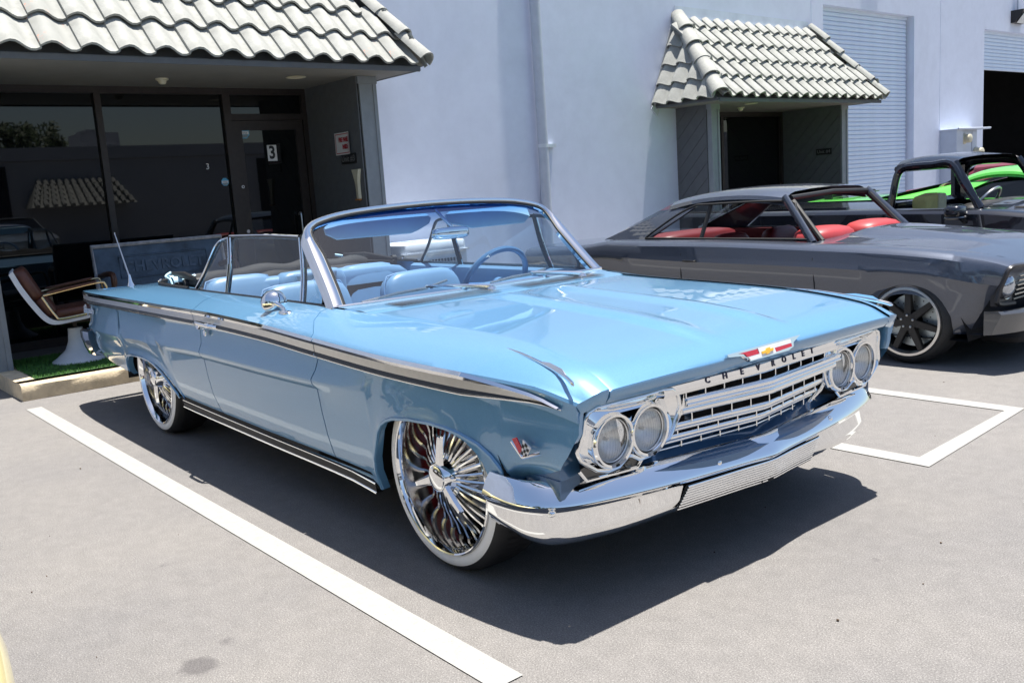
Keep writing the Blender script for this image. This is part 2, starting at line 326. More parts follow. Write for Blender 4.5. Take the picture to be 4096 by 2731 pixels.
# kerbed entrance slab with a rounded, chipped edge
k = MB(); rows = []
nseg = 46
for i in range(nseg + 1):
    y = lerp(-1.215, 2.75, i / nseg); j = lambda a: random.uniform(-a, a)
    rows.append([(-5.005 + j(.004), y, 0), (-5.0 + j(.005), y, .06), (-5.003 + j(.003), y, .112 + j(.003)), (-5.022 + j(.004), y, .128), (-5.06, y, .1315), (-5.175, y, .1315)])
k.grid(rows)
k.add([(-5.005, -1.215, 0), (-5.003, -1.215, .112), (-5.022, -1.215, .128), (-5.06, -1.215, .1315), (-7.0, -1.215, .1315), (-7.0, -1.215, 0)], [(0, 1, 2, 3, 4, 5)])
k.add([(-5.06, -1.215, .1315), (-5.06, -1.08, .1315), (-7.0, -1.08, .1315), (-7.0, -1.215, .1315)], [(0, 1, 2, 3)])
k.add([(-5.175, -1.08, .1315), (-5.06, -1.08, .1315), (-5.06, 2.75, .1315), (-5.175, 2.75, .1315)], [(0, 1, 2, 3)])
k.add([(-5.175, -1.08, .122), (-5.175, 2.75, .122), (-7.0, 2.75, .122), (-7.0, -1.08, .122)], [(0, 1, 2, 3)])
k.add([(-5.005, 2.75, 0), (-5.02, 2.75, .1315), (-7.0, 2.75, .1315), (-7.0, 2.75, 0)], [(0, 1, 2, 3)])
kind(k.build('entrance_kerb', M['conc'], smooth=50))
tb = MB(); tb.add([(-5.176, -1.078, .129), (-5.176, 2.40, .129), (-6.415, 2.40, .129), (-6.415, -1.02, .129)], [(0, 1, 2, 3)])
blades = MB()
for i in range(26000):
    x = random.uniform(-6.41, -5.18); y = random.uniform(-1.07, 2.39)
    if x < -5.8 and y > .8: continue
    a = random.uniform(0, 6.283); h = random.uniform(.012, .024); w = .0035; dx, dy = math.cos(a) * w, math.sin(a) * w; lx, ly = random.uniform(-.01, .01), random.uniform(-.01, .01)
    blades.add([(x - dx, y - dy, .129), (x + dx, y + dy, .129), (x + lx, y + ly, .129 + h)], [(0, 1, 2)], 1)
tb.add(blades.v, blades.f, 1)
me_t = bpy.data.meshes.new('turf'); me_t.from_pydata(tb.v, [], tb.f); me_t.materials.append(M['turf_base']); me_t.materials.append(M['turf']); me_t.polygons.foreach_set('material_index', tb.m)
kind(link('artificial_turf', me_t), 'stuff')
pb = MB()
for i in range(70):
    x, y = random.uniform(-4.5, 2.2), random.uniform(-2.6, 3.0)
    r = random.uniform(.002, .0055); pb.sbox((x, y, r * .6 + .001), (r * 2, r * 1.5, r * 1.3), .9, 4, 4)
kind(pb.build('grit', mat('grit_stone', (.10, .06, .035), .8, var=.6, scale=3)), 'stuff')

# ================================================================== building
WX = -6.44
bld = thing('commercial_building', 'long pale blue stucco commercial building with two tile-roofed entrance porches and roller doors', 'building', (WX, 5, 0))
BO = Vector((WX, 5, 0))
class BMB(MB):                                           # builds in world coordinates, stored relative to the building
    def build(s, name, mats, parent=None, smooth=35):
        s.v = [(v[0] - BO.x, v[1] - BO.y, v[2] - BO.z) for v in s.v]
        return MB.build(s, name, mats, parent if parent is not None else bld, smooth)
TOPZ = 7.0
w = BMB()
for (y0, y1, z0) in ((-22, -1.30, 0), (-1.30, 2.645, 2.70), (2.645, 8.16, 0), (8.16, 11.709, 2.45), (11.724, 12.08, 0), (12.08, 15.25, 4.05), (15.25, 16.30, 0), (16.315, 18.29, 0), (18.29, 22.2, 3.98), (22.2, 45, 0)):
    w.bb(WX - .30, WX, y0, y1, z0, TOPZ)
w.bb(WX - .28, WX - .012, 11.70, 11.73, 2.4, TOPZ); w.bb(WX - .28, WX - .012, 16.295, 16.32, 0, TOPZ)
w.bb(WX - .5, WX + .03, -22, 45, TOPZ, TOPZ + .12)
w.build('wall', M['wall'], smooth=0)
rf = BMB(); rf.bb(-26, WX - .3, -22, 45, TOPZ - .4, TOPZ - .2); rf.bb(-26, -25.7, -22, 45, 0, TOPZ); rf.build('roof', M['soffit'], smooth=0)

def poly_clip(poly, a, b, c):                             # keep a*x+b*y<=c
    out = []
    for i in range(len(poly)):
        p, q = poly[i], poly[(i + 1) % len(poly)]; fp = a * p[0] + b * p[1] - c; fq = a * q[0] + b * q[1] - c
        if fp <= 0: out.append(p)
        if fp * fq < 0: t = fp / (fp - fq); out.append((p[0] + (q[0] - p[0]) * t, p[1] + (q[1] - p[1]) * t))
    return out
def planks(O, ux, uy, Wd, Hd, name='side_panel', pitch=.155, mirror=False):
    base = BMB(); O = Vector(O); ux = Vector(ux); uy = Vector(uy); nn = ux.cross(uy).normalized()
    base.prism([(0, 0), (Wd, 0), (Wd, Hd), (0, Hd)], O - nn * .02, ux, uy, .019)
    pan = base.build(name, M['cavity'], smooth=0)
    s = 1 if mirror else -1; c = math.sqrt(.5); lo = min(0, s * Wd) * c - .01; hi = (Hd + max(0, s * Wd)) * c
    t = lo
    while t < hi:
        poly = [(0, 0), (Wd, 0), (Wd, Hd), (0, Hd)]
        poly = poly_clip(poly, s * c, c, t + pitch - .005); poly = poly_clip(poly, -s * c, -c, -t) if poly else poly
        if len(poly) > 2:
            b = BMB(); b.prism(poly, O, ux, uy, .012 + random.uniform(-.001, .001)); b.build('plank', M['grey'], pan, smooth=0)
        t += pitch
    return pan
# ---- tiles
def tile_mesh(p, L, m, name):
    b = MB(); n = 9; th = .020
    def prof(t): return .034 + .035 * math.cos(2 * math.pi * (t - .30)) + .016 * (1 - t)
    rows = []
    for vv in (0, L):
        top = [(t * p * 1.03, vv, prof(t)) for t in [i / (n - 1) for i in range(n)]]
        top = [(0.0, vv, prof(0) - .03)] + top
        bot = [(q[0], vv, q[2] - th) for q in top]
        rows.append((top, bot))
    b.grid([rows[0][0], rows[1][0]]); b.grid([rows[1][1], rows[0][1]])
    b.grid([rows[0][1], rows[0][0]])
    b.grid([[r[0][0] for r in rows], [r[1][0] for r in rows]]); b.grid([[r[1][-1] for r in rows], [r[0][-1] for r in rows]])
    return b.mesh(name, m, 40)
def cap_mesh(L, r0, r1):
    b = MB(); n = 10; th = .016; rows = []
    for (r, vv) in ((r0, 0), (r1, L)):
        rows.append([(math.cos(math.pi * i / n) * r, vv, math.sin(math.pi * i / n) * r * .85) for i in range(n + 1)])
    inn = [[(q[0] * (1 - th / r0), q[1], q[2] * (1 - th / r0) - .004) for q in r] for r in rows]
    b.grid(rows); b.grid(inn[::-1]); b.grid([inn[0], rows[0]])
    b.grid([[rows[0][0], rows[1][0]], [inn[0][0], inn[1][0]]]); b.grid([[rows[0][-1], rows[1][-1]], [inn[0][-1], inn[1][-1]]])
    return b.mesh('hip_tile', M['tile'], 40)
def place(name, me, parent, O, ux, uy, off=Vector((0, 0, 0))):
    ux = Vector(ux).normalized(); uy = Vector(uy); uy = (uy - ux * uy.dot(ux)).normalized(); uz = ux.cross(uy)
    o = link(name, me, parent); O = Vector(O) - BO
    o.matrix_local = Matrix(((ux.x, uy.x, uz.x, O.x), (ux.y, uy.y, uz.y, O.y), (ux.z, uy.z, uz.z, O.z), (0, 0, 0, 1)))
    return o
def roof_face(root, A, B, TA, TB, pitch, rows, u0=0.0, worn=()):
    """A,B eave ends; TA,TB top ends. Tiles run in courses from the eave."""
    A, B, TA, TB = map(Vector, (A, B, TA, TB)); u = (B - A).normalized(); sl = TA - A; v = sl - u * sl.dot(u); Ls = v.length; v.normalize()
    if u.cross(v).z < 0: pass
    expo = Ls / (rows - .42); L = expo + .07
    me = tile_mesh(pitch, L, M['tile'], 'roof_tile'); mw = tile_mesh(pitch, L, M['tile_worn'], 'chipped_tile'); nrm = u.cross(v)
    a_sl = (TA - A).dot(u) / Ls; b_sl = (TB - A).dot(u); wd = (B - A).length; b_sl = (b_sl - wd) / Ls
    ms = None
    for r in range(rows):
        s = r * expo; tilt = .035
        v2 = (v * L + nrm * -.046).normalized()
        Lr = min(L, Ls - s + .02)
        if Lr < L - 1e-6:
            mr = tile_mesh(pitch, Lr, M['tile'], 'roof_tile')
        lo = a_sl * (s + .2); hi = wd + b_sl * (s + .2)
        k = math.floor((lo - u0) / pitch)
        while True:
            c0 = u0 + k * pitch; mid = c0 + pitch * .5
            if mid > hi + .02: break
            if mid > lo - .02:
                use = mr if Lr < L - 1e-6 else (mw if (r, k) in worn else me)
                place('roof_tile', use, root, A + u * (c0 + random.uniform(-.004, .004)) + v * (s + random.uniform(-.006, .006)) + nrm * (.046 + random.uniform(0, .006)), u, v2)
            k += 1
def porch(y0, y1, ye0, ye1, yt0, yt1, ze, zt, zs, xe, pitch, u0, rows=5, worn=()):
    root_b = BMB(); xt = WX + .01
    # sheathing, soffit, fascia
    root_b.add([(xe, ye0, ze), (xe, ye1, ze), (xt, yt1, zt), (xt, yt0, zt), (xt, ye0, ze), (xt, ye1, ze)], [(0, 1, 2, 3), (0, 3, 4), (1, 5, 2)])
    root = root_b.build('porch_roof', M['grey'], smooth=0)
    s = BMB(); s.bb(-6.98, xe - .02, ye0 + .03, ye1 - .03, zs, zs + .03); s.build('soffit', M['soffit'], root, smooth=0)
    f = BMB(); f.bb(xe - .02, xe + .005, ye0, ye1, zs - .005, ze + .02); f.bb(xt, xe - .02, ye0, ye0 + .025, zs - .005, ze + .015); f.bb(xt, xe - .02, ye1 - .025, ye1, zs - .005, ze + .015)
    f.bb(xe + .006, xe + .022, ye0 + .02, ye1 - .02, ze - .035, ze + .012)
    f.build('fascia', M['grey'], root, smooth=0)
    roof_face(root, (xe + .045, ye0, ze), (xe + .045, ye1, ze), (xt, yt0, zt), (xt, yt1, zt), pitch, rows, u0, worn)
    roof_face(root, (xt, ye0 - .03, ze), (xe, ye0 - .03, ze), (xt, yt0, zt), (xt + .02, yt0, zt), .27, rows, .02)
    roof_face(root, (xe, ye1 + .03, ze), (xt, ye1 + .03, ze), (xt + .02, yt1, zt), (xt, yt1, zt), .27, rows, .02)
    for (E0, T0, sg) in (((xe + .05, ye0 - .01, ze + .035), (xt + .03, yt0, zt + .04), 1), ((xe + .05, ye1 + .01, ze + .035), (xt + .03, yt1, zt + .04), -1)):
        E0 = Vector(E0); T0 = Vector(T0); d = T0 - E0; n = rows; st = d.length / n; dn = d.normalized()
        cm = cap_mesh(st + .05, .128, .106)
        up = Vector((.55, -.55 * sg, .8)).normalized(); side = dn.cross(up).normalized()
        for i in range(n):
            place('hip_tile', cm, root, E0 + dn * (i * st) + up * (.03 + .012 * math.sin(i * 2.1)), side, dn - up * .045)
    fl = BMB(); fl.prism([(0, 0), (yt1 - yt0 + .1, 0), (yt1 - yt0 + .06, .16), (.02, .19)], (WX + .006, yt0 - .05, zt + .03), (0, 1, 0), (0, 0, 1), .004)
    fl.bb(WX + .002, WX + .05, yt0, yt1, zt + .0, zt + .06)
    fl.prism([(0, 0), (.10, -.03), (yt0 - ye0 + .16, zt - ze + .12), (yt0 - ye0 + .06, zt - ze + .16)], (WX + .011, ye0 - .09, ze + .02), (0, 1, 0), (0, 0, 1), .004)
    fl.prism([(0, 0), (.13, -.10), (.17, -.01), (.05, .06)], (WX + .02, ye0 - .10, ze - .02), (0, 1, 0), (0, 0, 1), .012)
    fl.build('flashing', M['flash'], root, smooth=0)
    return root
XE = -5.32
p1r = porch(-1.30, 2.645, -1.60, 2.875, -1.15, 2.40, 2.585, 3.84, 2.565, XE, .289, .055, 5, worn=((0, 1), (0, 3), (1, 3), (0, 13), (0, 14)))
p2r = porch(8.16, 11.77, 7.68, 11.93, 8.22, 11.60, 2.325, 3.54, 2.315, XE, .263, .02, 5)
def post(y0, y1, x0, x1, z1, zb=0):
    b = BMB(); b.bb(x0, x1, y0, y1, zb, z1 - .07); b.bb(x0, x1 + .012, y0 - .012, y1 + .012, z1 - .075, z1 - .002)
    b.bb(x1, x1 + .012, y0, y0 + .035, zb, z1 - .078); b.bb(x1, x1 + .012, y1 - .04, y1, zb, z1 - .078)
    return b.build('post', M['trim'], smooth=0)
# porch 1 : x front -5.82
post(-1.30, -1.09, -6.44, -5.82, 2.565, .12); post(2.44, 2.645, -6.44, -5.82, 2.565, 0)
planks((-6.965, 2.425, .13), (1, 0, 0), (0, 0, 1), 1.14, 2.435)
b = BMB(); b.bb(-6.98, -6.44, 2.44, 2.6, 0, 2.56); b.bb(-6.98, -6.44, -1.28, -1.10, 0, 2.56); b.build('recess_wall', M['grey'], smooth=0)
# storefront : bronze frame, panes, glazed door
fr = BMB(); GX = -6.95
for (a, c) in ((-1.09, -1.03), (.165, .225), (1.448, 1.530)): fr.bb(GX - .05, GX + .03, a, c, .13, 2.56)
fr.bb(GX - .05, GX + .03, 2.36, 2.425, .13, 2.56); fr.bb(GX - .05, GX + .028, -1.09, 2.425, 2.50, 2.565); fr.bb(GX - .05, GX + .028, 1.53, 2.36, 2.235, 2.30); fr.bb(GX - .05, GX + .028, -1.09, 1.448, .12, .21)
sf = fr.build('storefront', M['bronze'], smooth=0)
for (a, c, z0, z1) in ((-1.03, .165, .21, 2.50), (.225, 1.448, .21, 2.50), (1.53, 2.36, 2.30, 2.50)):
    q = BMB(); q.bb(GX - .025, GX - .015, a, c, z0, z1); q.build('window_pane', M['dglass'], sf, smooth=0)
dr = BMB(); dr.bb(GX - .03, GX + .012, 1.535, 1.635, .13, 2.23); dr.bb(GX - .03, GX + .012, 2.26, 2.355, .13, 2.23); dr.bb(GX - .03, GX + .0118, 1.635, 2.26, 2.13, 2.23); dr.bb(GX - .03, GX + .0118, 1.635, 2.26, .13, .33)
door = dr.build('glazed_door', M['bronze'], smooth=0)
q = BMB(); q.bb(GX - .015, GX - .008, 1.635, 2.26, .33, 2.13); q.build('door_pane', M['dglass'], door, smooth=0)
q = BMB(); q.tube(smooth_path([(GX + .012, 2.20, 1.20), (GX + .06, 2.20, 1.22), (GX + .07, 2.20, 1.10), (GX + .06, 2.20, .95), (GX + .012, 2.20, .97)]), .011); q.build('handle', M['steel'], door)
q = BMB(); q.lathe([(0, .012), (.018, .012), (.022, .006), (.022, 0)], (GX + .012, 1.578, 1.062), (1, 0, 0), 16); q.lathe([(.009, .004), (.016, .004), (.016, 0)], (GX + .012, 1.578, 1.538), (1, 0, 0), 16); q.build('lock', M['steel'], door)
fl = BMB(); fl.bb(-7.0, -6.415, -1.08, 2.42, .10, .13); fl.build('threshold', mat('grey_concrete_floor', (.16, .155, .15), .7, var=.15, bump=.1), smooth=0)
# porch 2
post(8.16, 8.345, -6.43, -5.82, 2.318); post(11.585, 11.77, -6.43, -5.82, 2.318)
planks((-6.44, 8.155, 0), (1, 0, 0), (0, 0, 1), .55, 2.312); planks((-6.965, 11.575, 0), (1, 0, 0), (0, 0, 1), 1.14, 2.312)
fr = BMB()
for (a, c) in ((8.345, 8.42), (9.84, 9.90), (11.50, 11.58)): fr.bb(GX - .05, GX + .03, a, c, 0, 2.32)
fr.bb(GX - .05, GX + .028, 8.345, 11.58, 2.24, 2.32); sf2 = fr.build('storefront', M['bronze'], smooth=0)
for (a, c) in ((8.42, 9.84), (9.90, 11.50)):
    q = BMB(); q.bb(GX - .025, GX - .015, a, c, .05, 2.24); q.build('window_pane', M['dglass'], sf2, smooth=0)
b = BMB(); b.bb(-6.98, -6.74, 11.585, 11.7, 0, 2.45); b.bb(-6.98, -6.74, 8.2, 8.34, 0, 2.45); b.build('recess_wall', M['grey'], smooth=0)
# roller doors
def slat_mesh(wd, pitch):
    b = MB(); pr = [(-.002, 0), (.018, .004), (.024, pitch * .40), (.016, pitch * .80), (.004, pitch * .88), (-.004, pitch * .94), (-.004, pitch)]
    b.grid([[(x, 0, z) for x, z in pr], [(x, wd, z) for x, z in pr]]); b.grid([[(-.012, 0, 0), (-.012, 0, pitch)], [(-.012, wd, 0), (-.012, wd, pitch)]])
    return b.mesh('door_slat', M['slat'], 40)
def roller(y0, y1, zt, zb, x, pitch=.0755):
    h = BMB(); h.bb(x - .3, x + .015, y0, y1, zt - .06, zt - .001); h.bb(x - .10, x + .01, y0, y0 + .03, 0, zt - .06); h.bb(x - .10, x - .02, y1 - .05, y1, 0, zt - .06)
    root = h.build('roller_door', M['slat'], smooth=0)
    me = slat_mesh(y1 - y0 - .09, pitch); z = zt - .06 - pitch
    while z > zb - .001:
        link('door_slat', me, root, Vector((x, y0 + .035, z)) - BO); z -= pitch
    gq = BMB(); gq.bb(x - .05, x - .03, y1 - .056, y1, 0, zt - .06); gq.build('door_track', M['cavity'], root, smooth=0)
    return root
roller(12.08, 15.25, 4.05, 0.0, WX - .16); roller(18.29, 22.2, 3.98, 3.10, WX - .16)
# dark workshop behind the open door and behind everything
dk = BMB(); dk.bb(-12, -11.9, 17.5, 23.5, 0, 5); dk.bb(-12, WX - .3, 17.4, 17.5, 0, 5); dk.bb(-12, WX - .3, 23.4, 23.5, 0, 5); dk.bb(-12, WX - .3, 17.4, 23.5, 4.6, 4.7); dk.build('workshop_interior', mat('dark_interior', (.02, .02, .022), .9, var=.2), smooth=0)
# ================================================================== the light blue convertible (x forward, y left, front axle at x=0)
PHI = -0.014
car = thing('convertible_car', 'light blue classic convertible with its top folded down, parked nearest the camera', 'car', (0, 0, 0), PHI)
yc_f = pch([-4.36, -4.15, -3.6, -2.0, -.6, .1, .4, .6, .74], [.915, .945, .967, .975, .973, .967, .948, .922, .888])
zc_f = pch([-4.36, -3.37, -2.6, -1.95, -1.29, -.74, -.18, .3, .56, .74], [.822, .830, .832, .833, .821, .797, .775, .768, .757, .715])
zk_f = pch([-4.4, -3.4, -2.7, -2.07, -1.35, -.8, -.16, .8], [.562, .577, .592, .608, .607, .611, .624, .628])
zb_f = pch([-4.33, -3.8, -3.42, -2.59, -1.5, -.47, -.405, .38, .42, .75], [.384, .342, .325, .288, .268, .248, .222, .30, .43, .47])
y0_f = pch([-4.30, -3.7, -3.2, -2.6, -2.0, -1.0, -.85, -.6, .28, .78], [.70, .74, .778, .79, .792, .793, .785, .742, .760, .79])
z0_f = pch([-4.30, -3.7, -3.1, -2.5, -1.0, -.88, -.6, .28, .56, .67, .755], [.815, .868, .893, .895, .893, .888, .873, .842, .812, .790, .748])
ARF = [(-.407, .222), (-.400, .302), (-.384, .36), (-.353, .419), (-.323, .476), (-.288, .512), (-.246, .533), (-.199, .547), (-.087, .562), (.051, .568), (.13, .565), (.209, .555), (.296, .533), (.35, .502), (.380, .472), (.40, .43), (.412, .40)]
ARR = [(-3.482, .345), (-3.476, .367), (-3.458, .405), (-3.433, .436), (-3.40, .457), (-3.35, .468), (-3.234, .475), (-3.11, .478), (-2.991, .474), (-2.90, .460), (-2.832, .440), (-2.77, .418), (-2.726, .399), (-2.68, .372), (-2.647, .350), (-2.60, .312), (-2.588, .290)]
def arch(x):
    for A in (ARF, ARR):
        if A[0][0] - 1e-9 <= x <= A[-1][0] + 1e-9:
            return float(np.interp(x, [p[0] for p in A], [p[1] for p in A]))
    return None
def crease_amp(x): t = min(1, max(0, (-.02 - x) / .75)); return t * t * (3 - 2 * t)
def side_profile(x, za=None):
    """(y, z) down the flank from the inner top edge to the sill"""
    y0, z0, yc, zc, zk, zb = y0_f(x), z0_f(x), yc_f(x), zc_f(x), zk_f(x), zb_f(x); a = crease_amp(x)
    P = [(y0, z0), (lerp(y0, yc, .30), lerp(z0, zc, .16) + .004), (lerp(y0, yc, .62), lerp(z0, zc, .45) + .006), (yc - .022, lerp(z0, zc, .86) + .004), (yc - .004, zc + .002), (yc, zc - .008)]
    P += [(yc - .006, zc - .030), (yc - .012, zc - .066), (yc - .022 - .008 * a, (zc + zk) / 2 + .02), (yc - .020 - .004 * a, zk + .05), (yc - .012 * (1 - a) - .006, zk + .008), (yc - .012 * (1 - a) - .008, zk - .008), (yc - .014 - .012 * a, zk - .035)]
    zl = zk - .035
    for t, dy in ((.3, .016), (.6, .026), (.85, .042), (1.0, .058)): P.append((yc - .010 - .012 * a * (1 - t) - dy + .006, lerp(zl, zb, t)))
    if za is not None and za > zb:
        q = P[:7]; src = P[6:]; zt = P[6][1]
        zz = [p[1] for p in src][::-1]; yy = [p[0] for p in src][::-1]
        for p in P[7:]:
            z = za + (p[1] - zb) * (zt - za) / (zt - zb); y = float(np.interp(z, zz, yy)); k = max(0, 1 - (z - za) / .05)
            q.append((y + .007 * k * k, z))
        P = q
    return P
NR = 17
def panel(s, xl, xr, dens=.06, front=False, back=False, lip=.03):
    """one flank panel; xl, xr give the panel's ends for each row"""
    us = {0.0, 1.0}; n = max(3, int((xr(8) - xl(8)) / dens))
    for i in range(n + 1): us.add(i / n)
    a0, a1 = xl(12), xr(12)
    for A in (ARF, ARR):
        for px, pz in A:
            if a0 + .01 < px < a1 - .01: us.add((px - a0) / (a1 - a0))
        for px in (A[0][0] - .002, A[-1][0] + .002):
            if a0 < px < a1: us.add((px - a0) / (a1 - a0))
    us = sorted(us); cols = []
    for u in us:
        xm = a0 + (a1 - a0) * u; col = []
        za = arch(xm)
        for r in range(NR):
            x = lerp(xl(r), xr(r), u); 
            P = side_profile(x if not front else min(x, .755), za)
            col.append((x, s * P[r][0], P[r][1]))
        col.append((col[-1][0], s * (abs(col[-1][1]) - lip), col[-1][2] + .002))
        cols.append(col)
    if not back: cols.insert(0, [(p[0], s * (abs(p[1]) - .02), p[2] - (.02 if i < 5 else 0)) for i, p in enumerate(cols[0])])
    if not front: cols.append([(p[0], s * (abs(p[1]) - .02), p[2] - (.02 if i < 5 else 0)) for i, p in enumerate(cols[-1])])
    b = MB(); b.grid(cols); return b, cols
rowz = lambda r: side_profile(-1.5)[min(r, NR - 1)][1]
def dfx(r):   # front door shut line
    z = rowz(r); return float(np.interp(z, [.25, .30, .58, .61, .80, .84, .895], [-.738, -.748, -.800, -.812, -.735, -.775, -.925]))
def drx(r):   # rear door shut line
    z = rowz(r); return float(np.interp(z, [.25, .30, .40, .62, .80, .895], [-1.925, -1.955, -2.01, -2.06, -2.055, -2.085]))
GAP = .0035
XF_END = lambda r: float(np.interp(side_profile(.72)[r][1], [.40, .46, .56, .61, .68, .715, .735, .755], [.545, .585, .675, .708, .716, .722, .738, .755]))
for s in (-1, 1):
    b, ff = panel(s, lambda r: dfx(r) + GAP, XF_END, .05, front=True)
    # nose return of the fender above the lamps
    last = ff[-1]; tops = [last[i] for i in range(6)]
    bz2 = lambda p, c, e, t: tuple((1 - t) ** 2 * p[i] + 2 * t * (1 - t) * c[i] + t * t * e[i] for i in range(3))
    bot = [(.736, s * .79, .700), (.733, s * .80, .698), (.728, s * .82, .694), (.722, s * .845, .688), (.716, s * .862, .684), (.714, s * .866, .680)]
    ctl = [(p[0] + .004, lerp(p[1], bot[i][1], .35), p[2] - .014) for i, p in enumerate(tops)]
    b.grid([[bz2(tops[i], ctl[i], bot[i], t) for i in range(6)] for t in (0, .12, .25, .4, .55, .7, .85, 1)] + [[(p[0] - .05, p[1], p[2]) for p in bot]])
    down = [last[i] for i in range(5, 13)]
    b.grid([down, [(p[0] - .004, s * (abs(p[1]) - .018), p[2]) for p in down], [(p[0] - .07, s * (abs(p[1]) - .03), p[2]) for p in down]])
    b.build('front_fender', M['blue'], car, 32)
    b, _ = panel(s, lambda r: drx(r) + GAP, lambda r: dfx(r) - GAP, .10); dpan = b.build('door', M['blue'], car, 32)
    b, qc = panel(s, lambda r: -4.30 - .06 * (1 if r < 6 else 0) - .045 * min(1, max(0, (r - 5)) / 4), lambda r: drx(r) - GAP, .08, back=True)
    tail = qc[0]; b.grid([tail, [(p[0] - .03, s * (abs(p[1]) - .03), p[2] - .004) for p in tail], [(-4.33, 0, p[2] - .01) for p in tail]])
    b.build('quarter_panel', M['blue'], car, 32)
    # wheel-arch lips
    for A, yy in ((ARF, .0), (ARR, .0)):
        q = MB(); pts = [(x, s * (side_profile(x, z)[NR - 1][0] - .004), z - .001) for x, z in A]; q.tube(pts, .009, 6); q.build('arch_lip', M['blue'], car)
    # bright spear along the top of the flank
    for nm, xa, xb in (('fender_molding', -.731, .665), ('door_molding', -2.052, -.737), ('quarter_molding', -4.335, -2.058)):
        top, ins, bt = MB(), MB(), MB(); n = 26; A1, A2, A3, A4 = [], [], [], []
        for i in range(n + 1):
            x = lerp(xa, xb, i / n); yc, zc = yc_f(x), zc_f(x); tp = min(1, max(0.02, (.665 - x) / .42)) ** .8; h = .036 * tp; mz = zc - .036
            fl = min(1, max(.15, (x + 4.335) / .5)) if False else 1
            A1.append([(x, s * (yc + .001), mz + h + .004), (x, s * (yc + .012), mz + h * .80), (x, s * (yc + .004), mz + h * .42)])
            A2.append([(x, s * (yc + .004), mz + h * .42), (x, s * (yc + .002), mz - h * .42)])
            A3.append([(x, s * (yc + .002), mz - h * .42), (x, s * (yc + .008), mz - h * .80), (x, s * (yc - .008), mz - h - .003)])
        top.grid(A1); top.tube([a[2] for a in A3], .0035, 5); mo = top.build(nm, M['chrome'], car, 60); bt.grid(A3); bt.build('dark_reflection_band', M['black_gloss'], mo, 60)  # lower chrome band blackened: its dark reflection is put into the colour
        ins.grid(A2); ins.build('ribbed_insert', M['alum'], mo, 60)
    # sill trim: black band between two bright edges
    q = MB(); q1 = MB(); rows = []; e1, e2 = [], []
    for i in range(13):
        x = lerp(-2.545, -.445, i / 12); y = side_profile(x)[NR - 1][0]; z = zb_f(x)
        rows.append([(x, s * (y - .004), z - .001), (x, s * (y + .006), z - .008), (x, s * (y + .002), z - .040), (x, s * (y - .03), z - .046)]); e1.append((x, s * (y + .004), z - .004)); e2.append((x, s * (y + .003), z - .043))
    q.grid(rows); sill = q.build('sill_trim', M['black'], car, 30); q1.tube(e1, .0045, 6); q1.tube(e2, .0045, 6); q1.build('bright_edge', M['chrome'], sill)
    # crossed-flag badge on the fender
    yb = .940; bd = MB(); O = Vector((.52, s * yb, .553)); ux = Vector((-s * 1.0 if False else 1, 0, 0)); 
    bd.tube([(.466, s * .938, .572), (.522, s * .944, .532)], .0055, 6, flat=.7); bd.tube([(.522, s * .944, .532), (.592, s * .930, .556)], .0055, 6, flat=.7)
    badge = bd.build('fender_badge', M['chrome'], car)
    def fl(name, poly, m, d):
        q = MB(); q.prism(poly, (0, s * (.940 + d), 0), (1, 0, 0), (0, 0, 1), -.004 * s if s < 0 else .004); return q.build(name, m, badge, 0)
    fl('red_flag', [(.512, .545), (.530, .556), (.503, .594), (.482, .586)], M['red_enamel'], .004)
    fl('white_flag', [(.524, .545), (.548, .541), (.570, .572), (.536, .592)], M['white_enamel'], .005)
    cq = MB(); 
    for i in range(3):
        for j in range(4):
            if (i + j) % 2 == 0:
                P = lambda u, v: vl(vl((.524, 0, .545), (.548, 0, .541), u), vl((.536, 0, .592), (.570, 0, .572), u), v)
                a = [P(i / 3, j / 4), P((i + 1) / 3, j / 4), P((i + 1) / 3, (j + 1) / 4), P(i / 3, (j + 1) / 4)]
                cq.add([(p[0], s * .9505, p[2]) for p in a], [(0, 1, 2, 3)])
    cq.build('chequers', M['ink'], badge, 0)
    # door handle and lock
    h = MB(); h.tube(smooth_path([(-1.99, s * .98, .772), (-1.95, s * 1.008, .781), (-1.86, s * 1.012, .781), (-1.78, s * 1.008, .776), (-1.745, s * .98, .770)], 4), [.006] * 4 + [.012] * 9 + [.008] * 4, 8, flat=.8); h.lathe([(0, .03), (.017, .03), (.020, .02), (.02, 0)], (-1.955, s * .970, .762), (0, s, 0), 12)
    h.tube([(-1.80, s * .965, .771), (-1.80, s * 1.005, .775)], .009, 8); h.build('door_handle', M['chrome'], dpan)
    h = MB(); h.lathe([(0, .010), (.013, .010), (.017, .006), (.017, 0)], (-1.955, s * .958, .722), (0, s, 0), 16); h.build('lock', M['chrome'], dpan)
    # fender-top ornament (slim dart with a fin)
    o = MB(); pth = [(.27, s * .805, z0_f(.27) - .012), (.40, s * .824, .825), (.55, s * .848, .806), (.66, s * .872, .788), (.715, s * .89, .772)]
    pth = smooth_path(pth, 4); o.tube(pth, [.002] + [lerp(.004, .008, i / (len(pth) - 2)) for i in range(len(pth) - 2)] + [.002], 8, flat=.7)
    o.add([(.52, s * .842, .815), (.672, s * .873, .789), (.640, s * .866, .809), (.57, s * .852, .818), (.52, s * .846, .813), (.672, s * .877, .787)], [(0, 1, 2, 3), (4, 5, 2, 3), (0, 3, 4), (1, 5, 2)])
    o.build('fender_ornament', M['chrome'], car)
